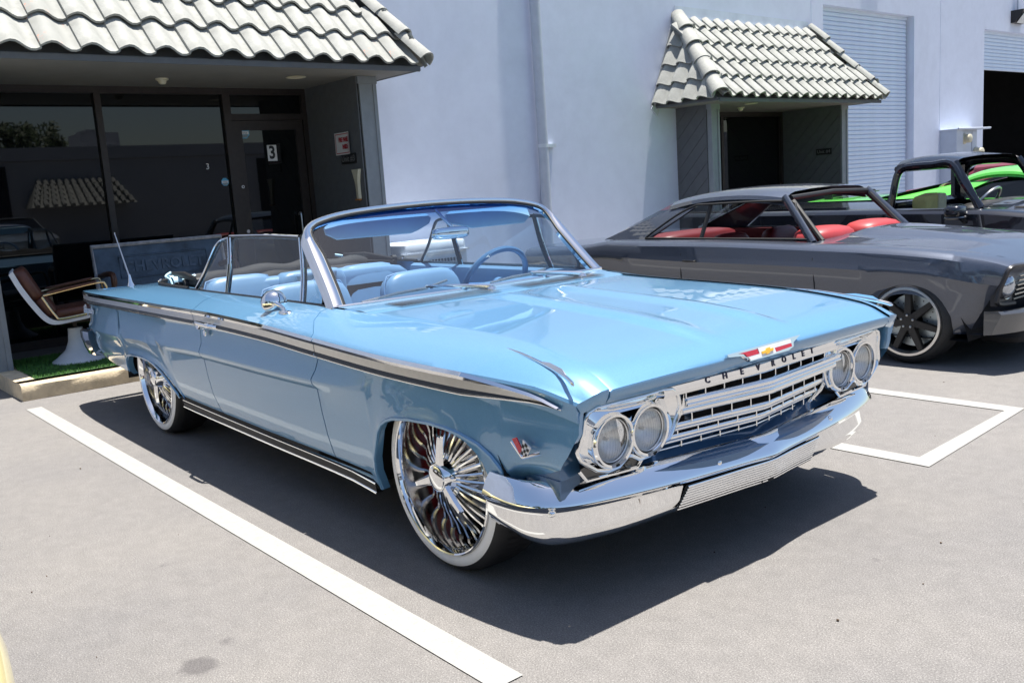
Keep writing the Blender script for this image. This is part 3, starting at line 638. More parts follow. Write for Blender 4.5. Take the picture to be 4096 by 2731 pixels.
    # wheel wells and inner structure
    for xw in (0, -3.023):
        q = MB(); aa = [math.pi * i / 20 for i in range(21)]; ra = .405 if xw == 0 else .46
        arcp = lambda y: [(xw + (.425 if xw == 0 else .46) * math.cos(a), s * y, .30 + ra * math.sin(a) ** .8) for a in aa]
        q.grid([arcp(.50), arcp(.93)]); q.add(arcp(.50), [tuple(range(21))]); q.build('wheel_well', M['cavity'], car, 0)
# quarter script
text('script_badge', 'Impala', .068, M['chrome'], car, (-4.19, -.938, .700), (1, .06, 0), (0, 0, 1), shear=.35, bold=.0015, sx=1.1)
q = MB(); q.lathe([(0, .007), (.016, .007), (.02, 0)], (-4.29, -.925, .715), (0, -1, 0), 16); q.build('emblem_disc', M['white_enamel'], car)
# under-body and inner shell (keeps light out of the gaps)
q = MB(); q.bb(-3.48, -2.55, -.5, .5, .30, .80); q.bb(-4.28, -3.48, -.86, .86, .36, .74); q.bb(-2.55, -.45, -.89, .89, .235, .275); q.bb(-.45, .50, -.5, .5, .22, .70); q.bb(.42, .62, -.80, .80, .30, .66)
for s in (-1, 1): q.bb(-2.55, -.42, s * .885, s * .92, .27, .76); q.bb(-.90, -.42, s * .45, s * .92, .27, .80); q.bb(-.9, .60, s * .55, s * .90, .60, .73)
q.build('underbody', M['cavity'], car, 0)

# ---- hood
YSE = lambda x: y0_f(x) - .003
def hood_z(x, y):
    zl = float(np.interp(x, [-.7, -.44, 0, .3, .48, .56, .62, .67, .71, .74, .76], [.876, .880, .858, .840, .821, .811, .801, .790, .777, .762, .746])); yy = abs(y + .01) / .76
    z = zl - .004 * yy * yy + (z0_f(x) - zl) * yy ** 3
    fade = min(1, max(0, (.70 - x) / .20)) * min(1, max(0, (x + .62) / .15)); c = lerp(.185, .225, (x + .5) / 1.2)
    t = (c + .026 - abs(y + .01)) / .042; t = min(1, max(0, t)); z += .017 * fade * t * t * (3 - 2 * t)
    t2 = (c - .055 - abs(y + .01)) / .06; t2 = min(1, max(0, t2)); z -= .010 * fade * t2 * t2 * (3 - 2 * t2)
    return z
rows = []; vv = [-1, -.985, -.93, -.82, -.70, -.58, -.46, -.38, -.35, -.325, -.30, -.275, -.25, -.22, -.19, -.16, -.12, -.06, 0]; vv = vv + [-v for v in vv[:-1]][::-1]
xrear = lambda v: lerp(-.615, -.655, v * v)
for i in range(40):
    t = 1 - (1 - i / 39) ** 1.35; row = []
    for v in vv:
        xf = lerp(.760, .755, v * v); x = lerp(xrear(v), xf, t); y = v * YSE(x); row.append((x, y, hood_z(x, y) - (.004 if abs(v) == 1 else 0)))
    rows.append(row)
last = rows[-1]

fbot = lambda y: (lerp(.738, .732, (y / .79) ** 2), y, float(np.interp(abs(y), [0, .5, .79], [.698, .698, .700])))
bot = [fbot(p[1]) for p in last]
bz2 = lambda p, c, e, t: tuple((1 - t) ** 2 * p[i] + 2 * t * (1 - t) * c[i] + t * t * e[i] for i in range(3))
for t in (.12, .25, .4, .55, .7, .85, 1.0): rows.append([bz2(last[j], (last[j][0] + .006, last[j][1], last[j][2] - .016), bot[j], t) for j in range(len(bot))])
rows.append([(p[0] - .05, p[1], p[2] + .002) for p in bot])
b = MB(); b.grid(rows); b.grid([[(p[0], p[1], p[2]) for p in rows[0]], [(p[0], p[1], p[2] - .03) for p in rows[0]]])
for e in (0, -1): b.grid([[r[e] for r in rows[38:]], [(r[e][0] - .03, r[e][1], r[e][2] - .01) for r in rows[38:]]])
for e in (0, -1): b.grid([[r[e] for r in rows[:40]], [(r[e][0], r[e][1], r[e][2] - .02) for r in rows[:40]]])
hood = b.build('hood', M['blue'], car, 40)
# hood lip bar with letters, emblem
lipc = [(lerp(.741, .712, abs(y + .02) / .5), y) for y in [lerp(-.512, .462, i / 20) for i in range(21)]]
b = MB(); b.grid([[(x - .030, y, .700) for x, y in lipc], [(x - .004, y, .698) for x, y in lipc], [(x + .005, y, .692) for x, y in lipc], [(x + .009, y, .667) for x, y in lipc], [(x + .004, y, .658) for x, y in lipc], [(x - .03, y, .657) for x, y in lipc]])
for e in (0, -1):
    x, y = lipc[e]; b.add([(x - .03, y, .700), (x + .005, y, .692), (x + .009, y, .667), (x - .03, y, .657)], [(0, 1, 2, 3)])
lip = b.build('hood_lip', M['chrome'], hood, 40)
for ch, y in zip('CHEVROLET', (-.312, -.228, -.143, -.060, .027, .098, .163, .225, .287)):
    k = 1 if y > -.02 else -1; x = lerp(.741, .712, abs(y + .02) / .5) + .0085
    text('letter', ch, .030, M['navy'], hood, (x - .001, y, .683), (-k * .06, 1, 0), (-.15, 0, 1), depth=.0012, sx=1.1, bold=.0008)
em = MB(); n_ = Vector((.97, 0, .22)); eu = Vector((0, 1, 0)); ev = Vector((-.25, 0, 1)).normalized(); EO = Vector((.752, -.050, .742))
outl = [(-.208, .018), (.208, .020), (.150, .004), (.150, -.022), (.138, -.036), (-.092, -.038), (-.122, -.006), (-.2, .006)]
outl = [(-.208, .016), (.205, .020), (.156, .000), (.152, -.014), (.118, -.023), (-.098, -.025), (-.128, -.002), (-.204, .006)]
em.prism(outl, EO + n_ * .010, eu, ev, .014); emb = em.build('hood_emblem', M['chrome'], hood, 0)
def eplate(name, poly, m, d):
    q = MB(); q.prism(poly, EO + n_ * d, eu, ev, .003); return q.build(name, m, emb, 0)
eplate('red_field', [(-.150, .010), (-.055, .010), (-.050, -.007), (-.112, -.008), (-.122, .003)], M['red_enamel'], .0245)
eplate('red_field', [(.040, -.002), (.138, .000), (.138, -.012), (.046, -.016)], M['red_enamel'], .0245)
eplate('white_field', [(-.050, .012), (.138, .014), (.138, .001), (.040, -.001), (.044, -.019), (-.100, -.021), (-.108, -.010), (-.046, -.008)], M['white_enamel'], .0243)
eplate('gold_emblem', [(-.036, -.002), (-.012, -.001), (-.009, .005), (.014, .006), (.011, .000), (.030, .001), (.028, -.008), (.008, -.009), (.005, -.014), (-.015, -.015), (-.013, -.010), (-.036, -.011)], M['gold'], .0272)
# ---- cowl with louvres
b = MB(); rows = []
for t in (0, .12, .5, .88, 1):
    row = []
    for i in range(33):
        v = lerp(-1, 1, i / 32); xa = lerp(-.858, -.885, v * v); xb = xrear(v) - .006; x = lerp(xa, xb, t); y = v * (.775 if t < .5 else .748); row.append((x, y, lerp(.889, hood_z(max(xb, -.69), y) - .001, t) + (.004 if 0 < t < 1 else 0)))
    rows.append(row)
b.grid(rows); cowl = b.build('cowl', M['blue'], car, 40)
lv = MB(); lv.add([(0, -.0042, 0), (.075, -.0042 + .020, 0), (.075, .0042 + .020, 0), (0, .0042, 0), (.02, -.006, 0), (.05, .002, 0)], [(0, 1, 2, 3)])
lme = lv.mesh('louvre_slot', M['cavity'], 0)
for s in (-1, 1):
    for i in range(34):
        y = s * lerp(.085, .60, i / 33); v = y / .775; xa = lerp(-.858, -.885, v * v); xb = xrear(v)
        x0 = lerp(xa, xb, .42); z0 = lerp(.889, hood_z(max(xb, -.69), y), .42) + .0052; x1 = lerp(xa, xb, .9); z1 = lerp(.889, hood_z(max(xb, -.69), y), .88) + .0052
        L = (x1 - x0) / .075; o = link('louvre_slot', lme, cowl, (x0, y, z0 + .004), (0, -math.atan2(z1 - z0, x1 - x0), 0)); o.scale = (L, 0.95, 1)
# ---- grille
gc = MB(); gc.bb(.50, .60, -.46, .44, .43, .70); gc.build('radiator', M['cavity'], car, 0)
def vpath(xc, xe, ya, yb, z, n=2, zc=None):
    zc = z if zc is None else zc; return [(xe, ya, z), (lerp(xc, xe, .04), -.03, zc), (xc, -.005, zc), (lerp(xc, xe, .04), .02, zc), (xe, yb, z)]
bars = [(.752, .700, -.40, .50, .622, .018), (.752, .694, -.405, .488, .593, .014), (.742, .678, -.432, .46, .545, .011), (.736, .668, -.452, .44, .530, .006), (.720, .655, -.468, .42, .503, .011), (.705, .645, -.478, .41, .485, .006), (.682, .628, -.465, .385, .458, .0045)]
gr = thing_e = link('grille', None, car)
for (xc, xe, ya, yb, z, r) in bars:
    q = MB(); q.tube(vpath(xc, xe, ya, yb, z), r, 10, flat=.75); 
    if r > .015: q.tube([(p[0] + r * .75, p[1], p[2] + r * .45) for p in vpath(xc, xe, ya, yb, z)], .005, 6); q.tube([(p[0] + r * .8, p[1], p[2] - r * .4) for p in vpath(xc, xe, ya, yb, z)], .005, 6)
    q.build('grille_bar', M['chrome'], gr, 60)
tk = MB(); tk.box((0, 0, 0), (.03, .0055, .034)); tme = tk.mesh('grille_tooth', M['chrome'], 0)
def gx(y, xc, xe): return lerp(xc, xe, min(1, abs(y + .005) / .45))
for z, xc, xe, off, sc in ((.650, .745, .705, 0, .75), (.568, .748, .684, .04, 1.0), (.517, .728, .66, .0, .85), (.470, .692, .636, .04, .8)):
    y = -.40 + off
    while y < .47:
        o = link('grille_tooth', tme, gr, (gx(y, xc, xe) - .012, y, z)); o.scale = (1, 1, sc); y += .0885
# end frames
for (a, c) in (([(.702, -.395, .668), (.692, -.405, .59), (.665, -.462, .50), (.632, -.482, .452)]), 0), (([(.702, .492, .668), (.692, .482, .59), (.665, .438, .50), (.632, .405, .452)]), 0):
    q = MB(); q.tube(a, .009, 8); q.build('grille_frame', M['chrome'], gr)
# ---- headlight bezels
def bez(s, yo, xo):
    Y = lambda y: s * y + yo
    ol = [(.866, .560), (.846, .612), (.842, .655), (.830, .678), (.800, .690), (.71, .690), (.60, .688), (.52, .690), (.476, .684), (.444, .660), (.428, .620), (.436, .585), (.452, .550), (.476, .516), (.51, .512), (.565, .482), (.61, .480), (.645, .500), (.664, .505), (.70, .480), (.745, .474), (.79, .486), (.825, .510), (.852, .530)]
    bx = lambda y, z: .690 + xo + (z - .58) * .12 - max(0, y - .70) * .10
    C_ = [(.725, .567, .081), (.567, .567, .081)]
    rim = [(bx(y, z) + .014, Y(y), z) for y, z in ol]
    q = MB(); q.tube(rim, .009, 8, closed=True, flat=.8)
    # dished face: rays from lamp pair to the outline
    inner = []
    for y, z in ol:
        best = None
        for cy, cz, r in C_:
            d = math.hypot(y - cy, z - cz)
            if best is None or d - r < best[0]: best = (d - r, cy, cz, r, d)
        _, cy, cz, r, d = best; k = (r + .002) / max(d, 1e-6)
        inner.append((cy + (y - cy) * k, cz + (z - cz) * k))
    n = len(ol)
    q.grid([rim, [(bx(y, z) - .012, Y(lerp(ol[i][0], y, .45)), lerp(ol[i][1], z, .45)) for i, (y, z) in enumerate(inner)], [(bx(y, z) + .004, Y(y), z) for y, z in inner]], cv=True)
    # plate filling the middle
    mid = [(.646, .655), (.646, .60), (.646, .53), (.646, .50)]
    for (cy, cz, r) in C_:
        q.lathe([(r + .009, -.020), (r + .008, .012), (r + .002, .022), (r - .006, .020), (r - .011, -.004), (r - .012, -.05)], (bx(cy, cz), Y(cy), cz), (1, 0, -.03), 36)
    q.add([(bx(.646, .62) - .010, Y(.70), .640), (bx(.646, .62) - .010, Y(.595), .640), (bx(.646, .5) - .004, Y(.63), .500), (bx(.646, .5) - .004, Y(.665), .500), (bx(.646, .62), Y(.646), .62)], [(0, 4, 3), (4, 1, 2), (4, 2, 3)])
    bz = q.build('headlight_bezel', M['chrome'], car, 50)
    for (cy, cz, r) in C_:
        ox = bx(cy, cz)
        k = MB(); k.lathe([(r - .012, -.045), (r - .012, .006), (r - .009, .008)], (ox, Y(cy), cz), (1, 0, -.03), 32); k.build('lamp_gap', M['black'], bz)
        k = MB(); k.lathe([(.0, -.052), (.02, -.05), (.045, -.036), (.062, -.016), (.068, -.004)], (ox, Y(cy), cz), (1, 0, -.03), 32); k.lathe([(.068, -.004), (.0715, .004), (.069, .010), (.066, .006)], (ox, Y(cy), cz), (1, 0, -.03), 32); k.sbox((ox - .02, Y(cy), cz), (.03, .012, .012), .8, 5, 5); lm = k.build('headlight', M['reflector'], bz)
        k = MB(); rows = []
        k.lathe([(.067, .004), (.055, .012), (.035, .018), (.015, .021), (0, .0215)], (ox, Y(cy), cz), (1, 0, -.03), 32)
        for j in range(-5, 6):
            yy = j * .011; hh = math.sqrt(max(0, .058**2 - yy * yy)); P = [(ox + .0218 - (yy * yy + zz * zz) * 4.0, Y(cy) + yy, cz + zz) for zz in [lerp(-hh, hh, i / 8) for i in range(9)]]
            k.tube(P, .0011, 4, cap=False)
        k.build('lamp_lens', M['lampglass'], bz)
    # parking lamp under the pair
    pl = [(.835, .488), (.808, .452), (.600, .446), (.572, .474), (.60, .486), (.80, .498)]; px = lambda y: .672 + xo - max(0, y - .7) * .12
    k = MB(); k.tube([(px(y), Y(y), z) for y, z in pl[:4]], .006, 6); k.build('parking_lamp_trim', M['chrome'], bz)
    k = MB(); k.add([(px(y) - .004, Y(y), z) for y, z in pl], [(0, 1, 2, 3, 4, 5)]); k.lathe([(.018, -.003), (.016, 0), (.010, -.002), (.008, .001), (0, 0)], (px(.63), Y(.635), .470), (1, 0, 0), 20)
    k.build('parking_lamp', mat('smoked_lamp_lens', (.10, .10, .10), .2, .4, var=.2, scale=40, spec=.8), bz, 30)
bez(-1, .0, 0.0); bez(1, -.03, -.005)
# ---- painted pan between grille and bumper
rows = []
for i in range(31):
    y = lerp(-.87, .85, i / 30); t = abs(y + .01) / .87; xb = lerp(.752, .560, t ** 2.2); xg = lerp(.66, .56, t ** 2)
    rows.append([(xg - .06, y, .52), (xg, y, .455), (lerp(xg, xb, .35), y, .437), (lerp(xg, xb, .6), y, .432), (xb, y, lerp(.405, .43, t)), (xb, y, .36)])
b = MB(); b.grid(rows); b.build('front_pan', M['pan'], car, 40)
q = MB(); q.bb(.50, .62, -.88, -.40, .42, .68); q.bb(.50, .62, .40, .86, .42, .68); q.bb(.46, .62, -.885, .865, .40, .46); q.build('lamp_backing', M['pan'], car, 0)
# ---- front bumper
pl = [(.335, .968), (.41, .974), (.50, .968), (.565, .94), (.605, .90), (.640, .84), (.670, .74), (.700, .60), (.725, .44), (.742, .28), (.755, .14), (.768, .04), (.771, 0)]
full = [(x, -y) for x, y in pl] + [(x, y) for x, y in pl[::-1][1:]]
P = [Vector((x, y, 0)) for x, y in full]; P = smooth_path(P, 4)
rows = []
for i, p in enumerate(P):
    a = P[max(i - 1, 0)]; c = P[min(i + 1, len(P) - 1)]; t = (c - a).normalized(); nrm = Vector((t.y, -t.x, 0))
    if nrm.x < -.5: nrm = -nrm
    u = abs(p.y) / .97; sd = min(1, max(0, (abs(p.y) - .80) / .16)); back = min(1, max(0, (.60 - p.x) / .28))
    zt = lerp(lerp(.432, .450, u), .449, sd); zk = lerp(.368, .382, u) ; zl = float(np.interp(u, [0, .42, .7, 1.0], [.262, .252, .238, .238])); zl = lerp(zl, .285, back)
    k = 1 - .35 * back
    prof = [(-.070, zt - .010), (-.060, zt - .001), (-.052, zt), (-.044, zt - .004), (-.024, lerp(zt, zk, .30)), (-.006, lerp(zt, zk, .72)), (.003, zk + .006), (.005, zk - .001), (.001, zk - .006), (-.022, zk - .024), (-.025, zk - .034), (-.022, lerp(zk, zl, .60)), (-.026, zl + .030), (-.046, zl + .004), (-.056, zl), (-.10, zl + .01)]
    rows.append([tuple(p + nrm * d * k + Vector((0, 0, z))) for d, z in prof])
b = MB(); b.grid(rows)
for e in (0, -1): b.add([rows[e][i] for i in range(16)], [tuple(range(16))])
bump = b.build('front_bumper', M['chrome'], car, 38)
def bumper_x(y):  return float(np.interp(abs(y), [0, .04, .14, .28, .44, .60, .74, .84, .9], [.771, .768, .755, .742, .725, .70, .67, .64, .605]))
q = MB()
for i in range(9):
    z = lerp(.338, .270, i / 8); ya = lerp(-.405, -.45, i / 8); yb = lerp(.345, .29, i / 8); d = -.016 - .008 * (i / 8)
    q = MB(); q.tube([(bumper_x(y) + d, y, z) for y in [lerp(ya, yb, j / 14) for j in range(15)]], .0042, 6, flat=.8); q.build('bumper_rib', M['chrome'], bump)
q = MB(); q.grid([[(bumper_x(y) - .0195, y, .346) for y in [lerp(-.41, .35, j / 20) for j in range(21)]], [(bumper_x(y) - .0215, y, .265) for y in [lerp(-.46, .285, j / 20) for j in range(21)]]]); q.build('rib_backing', M['cavity'], bump)
for (x, y, z) in ((bumper_x(-.27) - .012, -.27, .392), (bumper_x(.42) - .012, .42, .395), (.600, -.905, .36)):
    q = MB(); q.sbox((x, y, z), (.022, .026, .022), .9, 8, 6); q.build('bumper_bolt', M['chrome'], bump)
# ---- rear bumper
rp = [(-4.20, .955), (-4.33, .962), (-4.41, .95), (-4.46, .90), (-4.49, .75), (-4.50, .4), (-4.50, 0)]
full = [(x, -y) for x, y in rp] + [(x, y) for x, y in rp[::-1][1:]]; P = smooth_path([Vector((x, y, 0)) for x, y in full], 4); rows = []
for i, p in enumerate(P):
    a = P[max(i - 1, 0)]; c = P[min(i + 1, len(P) - 1)]; t = (c - a).normalized(); nrm = Vector((-t.y, t.x, 0))
    if nrm.dot(Vector((p.x + 3.8, p.y, 0))) < 0: nrm = -nrm
    rows.append([tuple(p + nrm * d + Vector((0, 0, z))) for d, z in ((-.04, .552), (-.012, .555), (.004, .545), (.006, .50), (-.004, .46), (-.012, .42), (-.03, .375), (-.07, .37))])
b = MB(); b.grid(rows); b.build('rear_bumper', M['chrome'], car, 40)
# ---- wheels: deep polished rim with many fine spokes, narrow whitewall
YF = -.905; ZW = .352; CA0, CA1 = math.pi * 1.10, math.pi * 2.05
wh = link('wheel', None, car, (0, 0, ZW))
ax = (0, -1, 0)
q = MB(); f = -YF
q.lathe([(.30, f - .215), (.325, f - .225), (.343, f - .20), (.350, f - .165), (.352, f - .10), (.350, f - .050), (.342, f - .022), (.332, f - .008), (.3222, f - .002)], (0, 0, 0), ax, 96)
q.lathe([(.283, f - .002), (.279, f - .010)], (0, 0, 0), ax, 96); q.build('tyre', M['tyre'], wh, 50)
tr_ = MB()
for i in range(72):
    a = 2 * math.pi * i / 72
    for h0, h1 in ((f - .155, f - .105), (f - .10, f - .045)):
        tr_.add([(.3535 * math.cos(a + da), -h, .3535 * math.sin(a + da)) for da, h in ((0, h0), (.025, h0), (.05, h1), (.025, h1))], [(0, 1, 2, 3)])
kind(tr_.build('tread_block', M['black'], wh, 0), 'stuff')
q = MB(); q.lathe([(.3222, f - .002), (.312, f + .004), (.296, f + .004), (.284, f - .001)], (0, 0, 0), ax, 96); q.build('whitewall', M['white_rub'], wh, 60)
q = MB(); q.lathe([(.284, f - .004), (.2835, f + .006), (.280, f + .0095), (.275, f + .007), (.271, f - .004), (.268, f - .014)], (0, 0, 0), ax, 96); rim = q.build('rim', M['chrome'], wh, 40)
q = MB(); q.lathe([(.2685, f - .013), (.262, f - .05), (.258, f - .105), (.254, f - .20)], (0, 0, 0), ax, 96); q.build('rim_barrel', M['barrel'], wh, 40)
q = MB(); q.lathe([(0, f - .170), (.17, f - .168), (.175, f - .172), (.18, f - .23)], (0, 0, 0), ax, 48); q.build('brake_disc', M['steel'], wh, 40)
q = MB(); q.lathe([(.12, f - .165), (.12, f - .150), (.222, f - .150), (.230, f - .158), (.230, f - .22)], (0, 0, 0), ax, 24, a0=CA0, a1=CA1); q.build('caliper', M['redbrake'], wh, 40)
sp = MB(); pa = [(.058, f - .026), (.11, f - .040), (.17, f - .066), (.21, f - .088), (.245, f - .100), (.257, f - .104)]
pa = smooth_path([(r, 0, h) for r, _, h in [(a, 0, b) for a, b in pa]], 3)
rowsS = []
for i, p in enumerate(pa):
    t = i / (len(pa) - 1); wd = lerp(.0050, .0072, t); sw = .05 * math.sin(t * math.pi * .5) * (p.x / .27)
    c = Vector((p.x * math.cos(sw), -p.z, p.x * math.sin(sw))); tn = Vector((-math.sin(sw), 0, math.cos(sw)))
    rowsS.append([tuple(c + tn * wd + Vector((0, -.003, 0))), tuple(c + Vector((0, -.0065, 0))), tuple(c - tn * wd + Vector((0, -.003, 0))), tuple(c - tn * wd * .8 + Vector((0, .009, 0))), tuple(c + tn * wd * .8 + Vector((0, .009, 0)))])
sp.grid(rowsS, cv=True); sme = sp.mesh('spoke', M['spoke'], 40)
for i in range(32): link('spoke', sme, wh, None, (0, 2 * math.pi * i / 32 + .04, 0))
q = MB(); q.lathe([(.11, f - .09), (.085, f - .045), (.082, f - .030), (.066, f - .024), (.060, f - .010), (.055, f + .006), (.050, f + .014), (.046, f + .012), (.044, f + .018), (.034, f + .022), (0, f + .024)], (0, 0, 0), ax, 40); q.build('hub', M['chrome'], wh, 40)
for k in range(3):
    a = R_(200 + 120 * k); d = Vector((math.cos(a), 0, math.sin(a))); tn = Vector((-d.z, 0, d.x)); q = MB(); rr = []
    for r, wv, h in ((.035, .022, f + .012), (.07, .020, f + .014), (.12, .016, f + .014), (.155, .013, f + .012), (.160, .008, f + .008)):
        c = d * r + Vector((0, -h, 0)); rr.append([tuple(c + tn * wv + Vector((0, .012, 0))), tuple(c + tn * wv * .55), tuple(c - tn * wv * .55), tuple(c - tn * wv + Vector((0, .012, 0)))])
    q.grid(rr, cv=True); q.add(rr[-1], [(0, 1, 2, 3)]); q.build('spinner_wing', M['chrome'], wh, 30)
for (x, rz, ry) in ((-3.023, 0, .9), (0, math.pi, .3), (-3.023, math.pi, 1.4)):
    c = copy_tree(wh, car); c.location = (x, 0, ZW); c.rotation_euler = (0, ry, rz)

# ---- windshield
def fr_pt(y):                      # outer frame, plane x + z = .015
    pass
fo = [(.800, .895), (.785, .96), (.770, 1.05), (.758, 1.13), (.748, 1.185), (.728, 1.222), (.690, 1.246), (.625, 1.263), (.50, 1.278), (.30, 1.285), (0, 1.288)]
fo_full = [(-y, z) for y, z in fo] + [(y, z) for y, z in fo[::-1][1:]]
fp = smooth_path([(.015 - z - .03 * 0, y, z) for y, z in fo_full], 4)
wsn = Vector((1, 0, 1)).normalized()
bow = lambda p: p + wsn * (.030 * (1 - min(1, abs(p.y) / .75) ** 2))
q = MB(); rows = []
cen = Vector((-1.06, 0, 1.075))
inn = []
for i, p in enumerate(fp):
    a = fp[max(i - 1, 0)]; c = fp[min(i + 1, len(fp) - 1)]; t = (c - a).normalized(); n2 = t.cross(wsn).normalized()
    if n2.dot(cen - p) < 0: n2 = -n2
    wd = lerp(.030, .058, min(1, max(0, (1.23 - p.z) / .12))); pb = bow(p)
    inn.append(pb + n2 * wd)
    rows.append([tuple(pb + wsn * d1 + n2 * d2) for d1, d2 in ((-.045, -.006), (-.012, -.004), (.006, .004), (.012, wd * .40), (.008, wd * .75), (-.002, wd), (-.03, wd))])
q.grid(rows); wf = q.build('windshield_frame', M['chrome'], car, 40)
q = MB(); q.tube([tuple(p - wsn * .001) for p in inn], .008, 6); q.build('glass_seal', M['black'], wf)
q = MB(); base = [(lerp(-.838, -.872, (y / .79) ** 2), y, .890) for y in [lerp(-.80, .80, i / 24) for i in range(25)]]
q.tube(base, .010, 6, flat=.7); q.build('lower_reveal', M['chrome'], wf)
q = MB(); rows = []
for i in range(17):
    t = i / 16; row = []
    for j in range(25):
        v = lerp(-1, 1, j / 24); z = lerp(.872, 1.268, t); half = float(np.interp(z, [.872, .96, 1.05, 1.185, 1.222, 1.246, 1.263, 1.28], [.775, .745, .725, .70, .68, .645, .58, .42])); y = v * half; p = bow(Vector((.015 - z, y, z))); row.append(tuple(p - wsn * .012))
    rows.append(row)
q.grid(rows); wsg = q.build('windshield', M['ws'], car, 60)
# ---- door windows and vent frames (raised)
def bar(b, pts, r=.010, k=5, n=8, flat=None): b.tube(smooth_path(pts, k) if len(pts) > 2 else pts, r, n, flat=flat)
def chrome_line(par, s, pts):
    q = MB(); bar(q, [(p[0], p[1] + s * .009, p[2]) for p in pts], .0048, 5, 6); q.build('bright_bead', M['chrome'], par)
for s in (-1, 1):
    yb, yt = s * .765, s * .705
    q = MB(); bar(q, [(-2.555, yb, .885), (-2.42, s * .745, 1.00), (-2.31, s * .724, 1.115), (-2.27, s * .714, 1.150), (-2.22, yt, 1.172), (-2.125, yt, 1.182)], .009); bar(q, [(-2.125, yt, 1.185), (-2.10, s * .727, 1.05), (-2.10, yb, .880)], .012)
    qf = q.build('quarter_window', M['black_gloss'], car); chrome_line(qf, s, [(-2.555, yb, .885), (-2.42, s * .745, 1.00), (-2.31, s * .724, 1.115), (-2.27, s * .714, 1.150), (-2.22, yt, 1.172), (-2.125, yt, 1.182)]); chrome_line(qf, s, [(-2.128, yt, 1.185), (-2.107, s * .727, 1.05), (-2.107, yb, .880)])
    g = MB(); g.add([(-2.55, yb, .89), (-2.10, yb, .89), (-2.12, yt, 1.18), (-2.22, yt, 1.17), (-2.31, s * .724, 1.11), (-2.42, s * .745, 1.0)], [(0, 1, 2, 3, 4, 5)]); g.build('window_pane', M['clear'], qf, 0)
    q = MB(); bar(q, [(-2.09, yb, .885), (-2.09, s * .727, 1.04), (-2.105, yt, 1.184)], .011); bar(q, [(-2.105, yt, 1.186), (-1.67, yt, 1.189), (-1.30, yt, 1.182)], .010)
    qf = q.build('door_window', M['black_gloss'], car); chrome_line(qf, s, [(-2.082, yb, .885), (-2.082, s * .727, 1.04), (-2.098, yt, 1.184)]); chrome_line(qf, s, [(-2.105, yt, 1.194), (-1.67, yt, 1.197), (-1.30, yt, 1.190)])
    g = MB(); g.add([(-2.09, yb, .89), (-1.235, yb, .88), (-1.285, yt, 1.18), (-1.67, yt, 1.187), (-2.10, yt, 1.182)], [(0, 1, 2, 3, 4)]); g.build('window_pane', M['clear'], qf, 0)
    q = MB(); bar(q, [(-1.225, yb, .872), (-1.255, s * .727, 1.01), (-1.285, yt, 1.184)], .013); bar(q, [(-1.29, yt, 1.186), (-1.21, s * .722, 1.175)], .010)
    bar(q, [(-1.185, s * .745, 1.155), (-1.08, s * .752, 1.03), (-1.015, s * .765, .94), (-1.02, s * .768, .895), (-1.07, s * .768, .880), (-1.20, yb, .876)], .009)
    qf = q.build('vent_window', M['black_gloss'], car); chrome_line(qf, s, [(-1.235, yb, .872), (-1.265, s * .727, 1.01), (-1.295, yt, 1.184)]); chrome_line(qf, s, [(-1.215, yb, .872), (-1.245, s * .727, 1.01), (-1.275, yt, 1.18)])
    g = MB(); g.add([(-1.23, yb, .88), (-1.05, s * .768, .885), (-1.02, s * .765, .94), (-1.08, s * .752, 1.03), (-1.18, s * .745, 1.15), (-1.28, yt, 1.17)], [(0, 1, 2, 3, 4, 5)]); g.build('window_pane', M['clear'], qf, 0)
    # window-sill cap and chrome belt trim
    q = MB(); xs = [lerp(-.93, -2.60, i / 24) for i in range(25)]
    q.grid([[(x, s * (y0_f(x) + .003), z0_f(x) - .004) for x in xs], [(x, s * (y0_f(x) - .004), z0_f(x) + .007) for x in xs], [(x, s * (y0_f(x) - .016), z0_f(x) + .006) for x in xs], [(x, s * (y0_f(x) - .018), z0_f(x) - .02) for x in xs]])
    q.build('belt_trim', M['black_gloss'], car, 40)
    q = MB(); q.grid([[(x, s * (y0_f(x) - .018), z0_f(x) - .012) for x in xs], [(x, s * (y0_f(x) - .045), z0_f(x) - .004) for x in xs], [(x, s * (y0_f(x) - .075), z0_f(x) - .018) for x in xs], [(x, s * (y0_f(x) - .085), z0_f(x) - .06) for x in xs], [(x, s * .70, .60) for x in xs], [(x, s * .69, .28) for x in xs]])
    q.build('door_trim', M['blue_in'], car, 40)
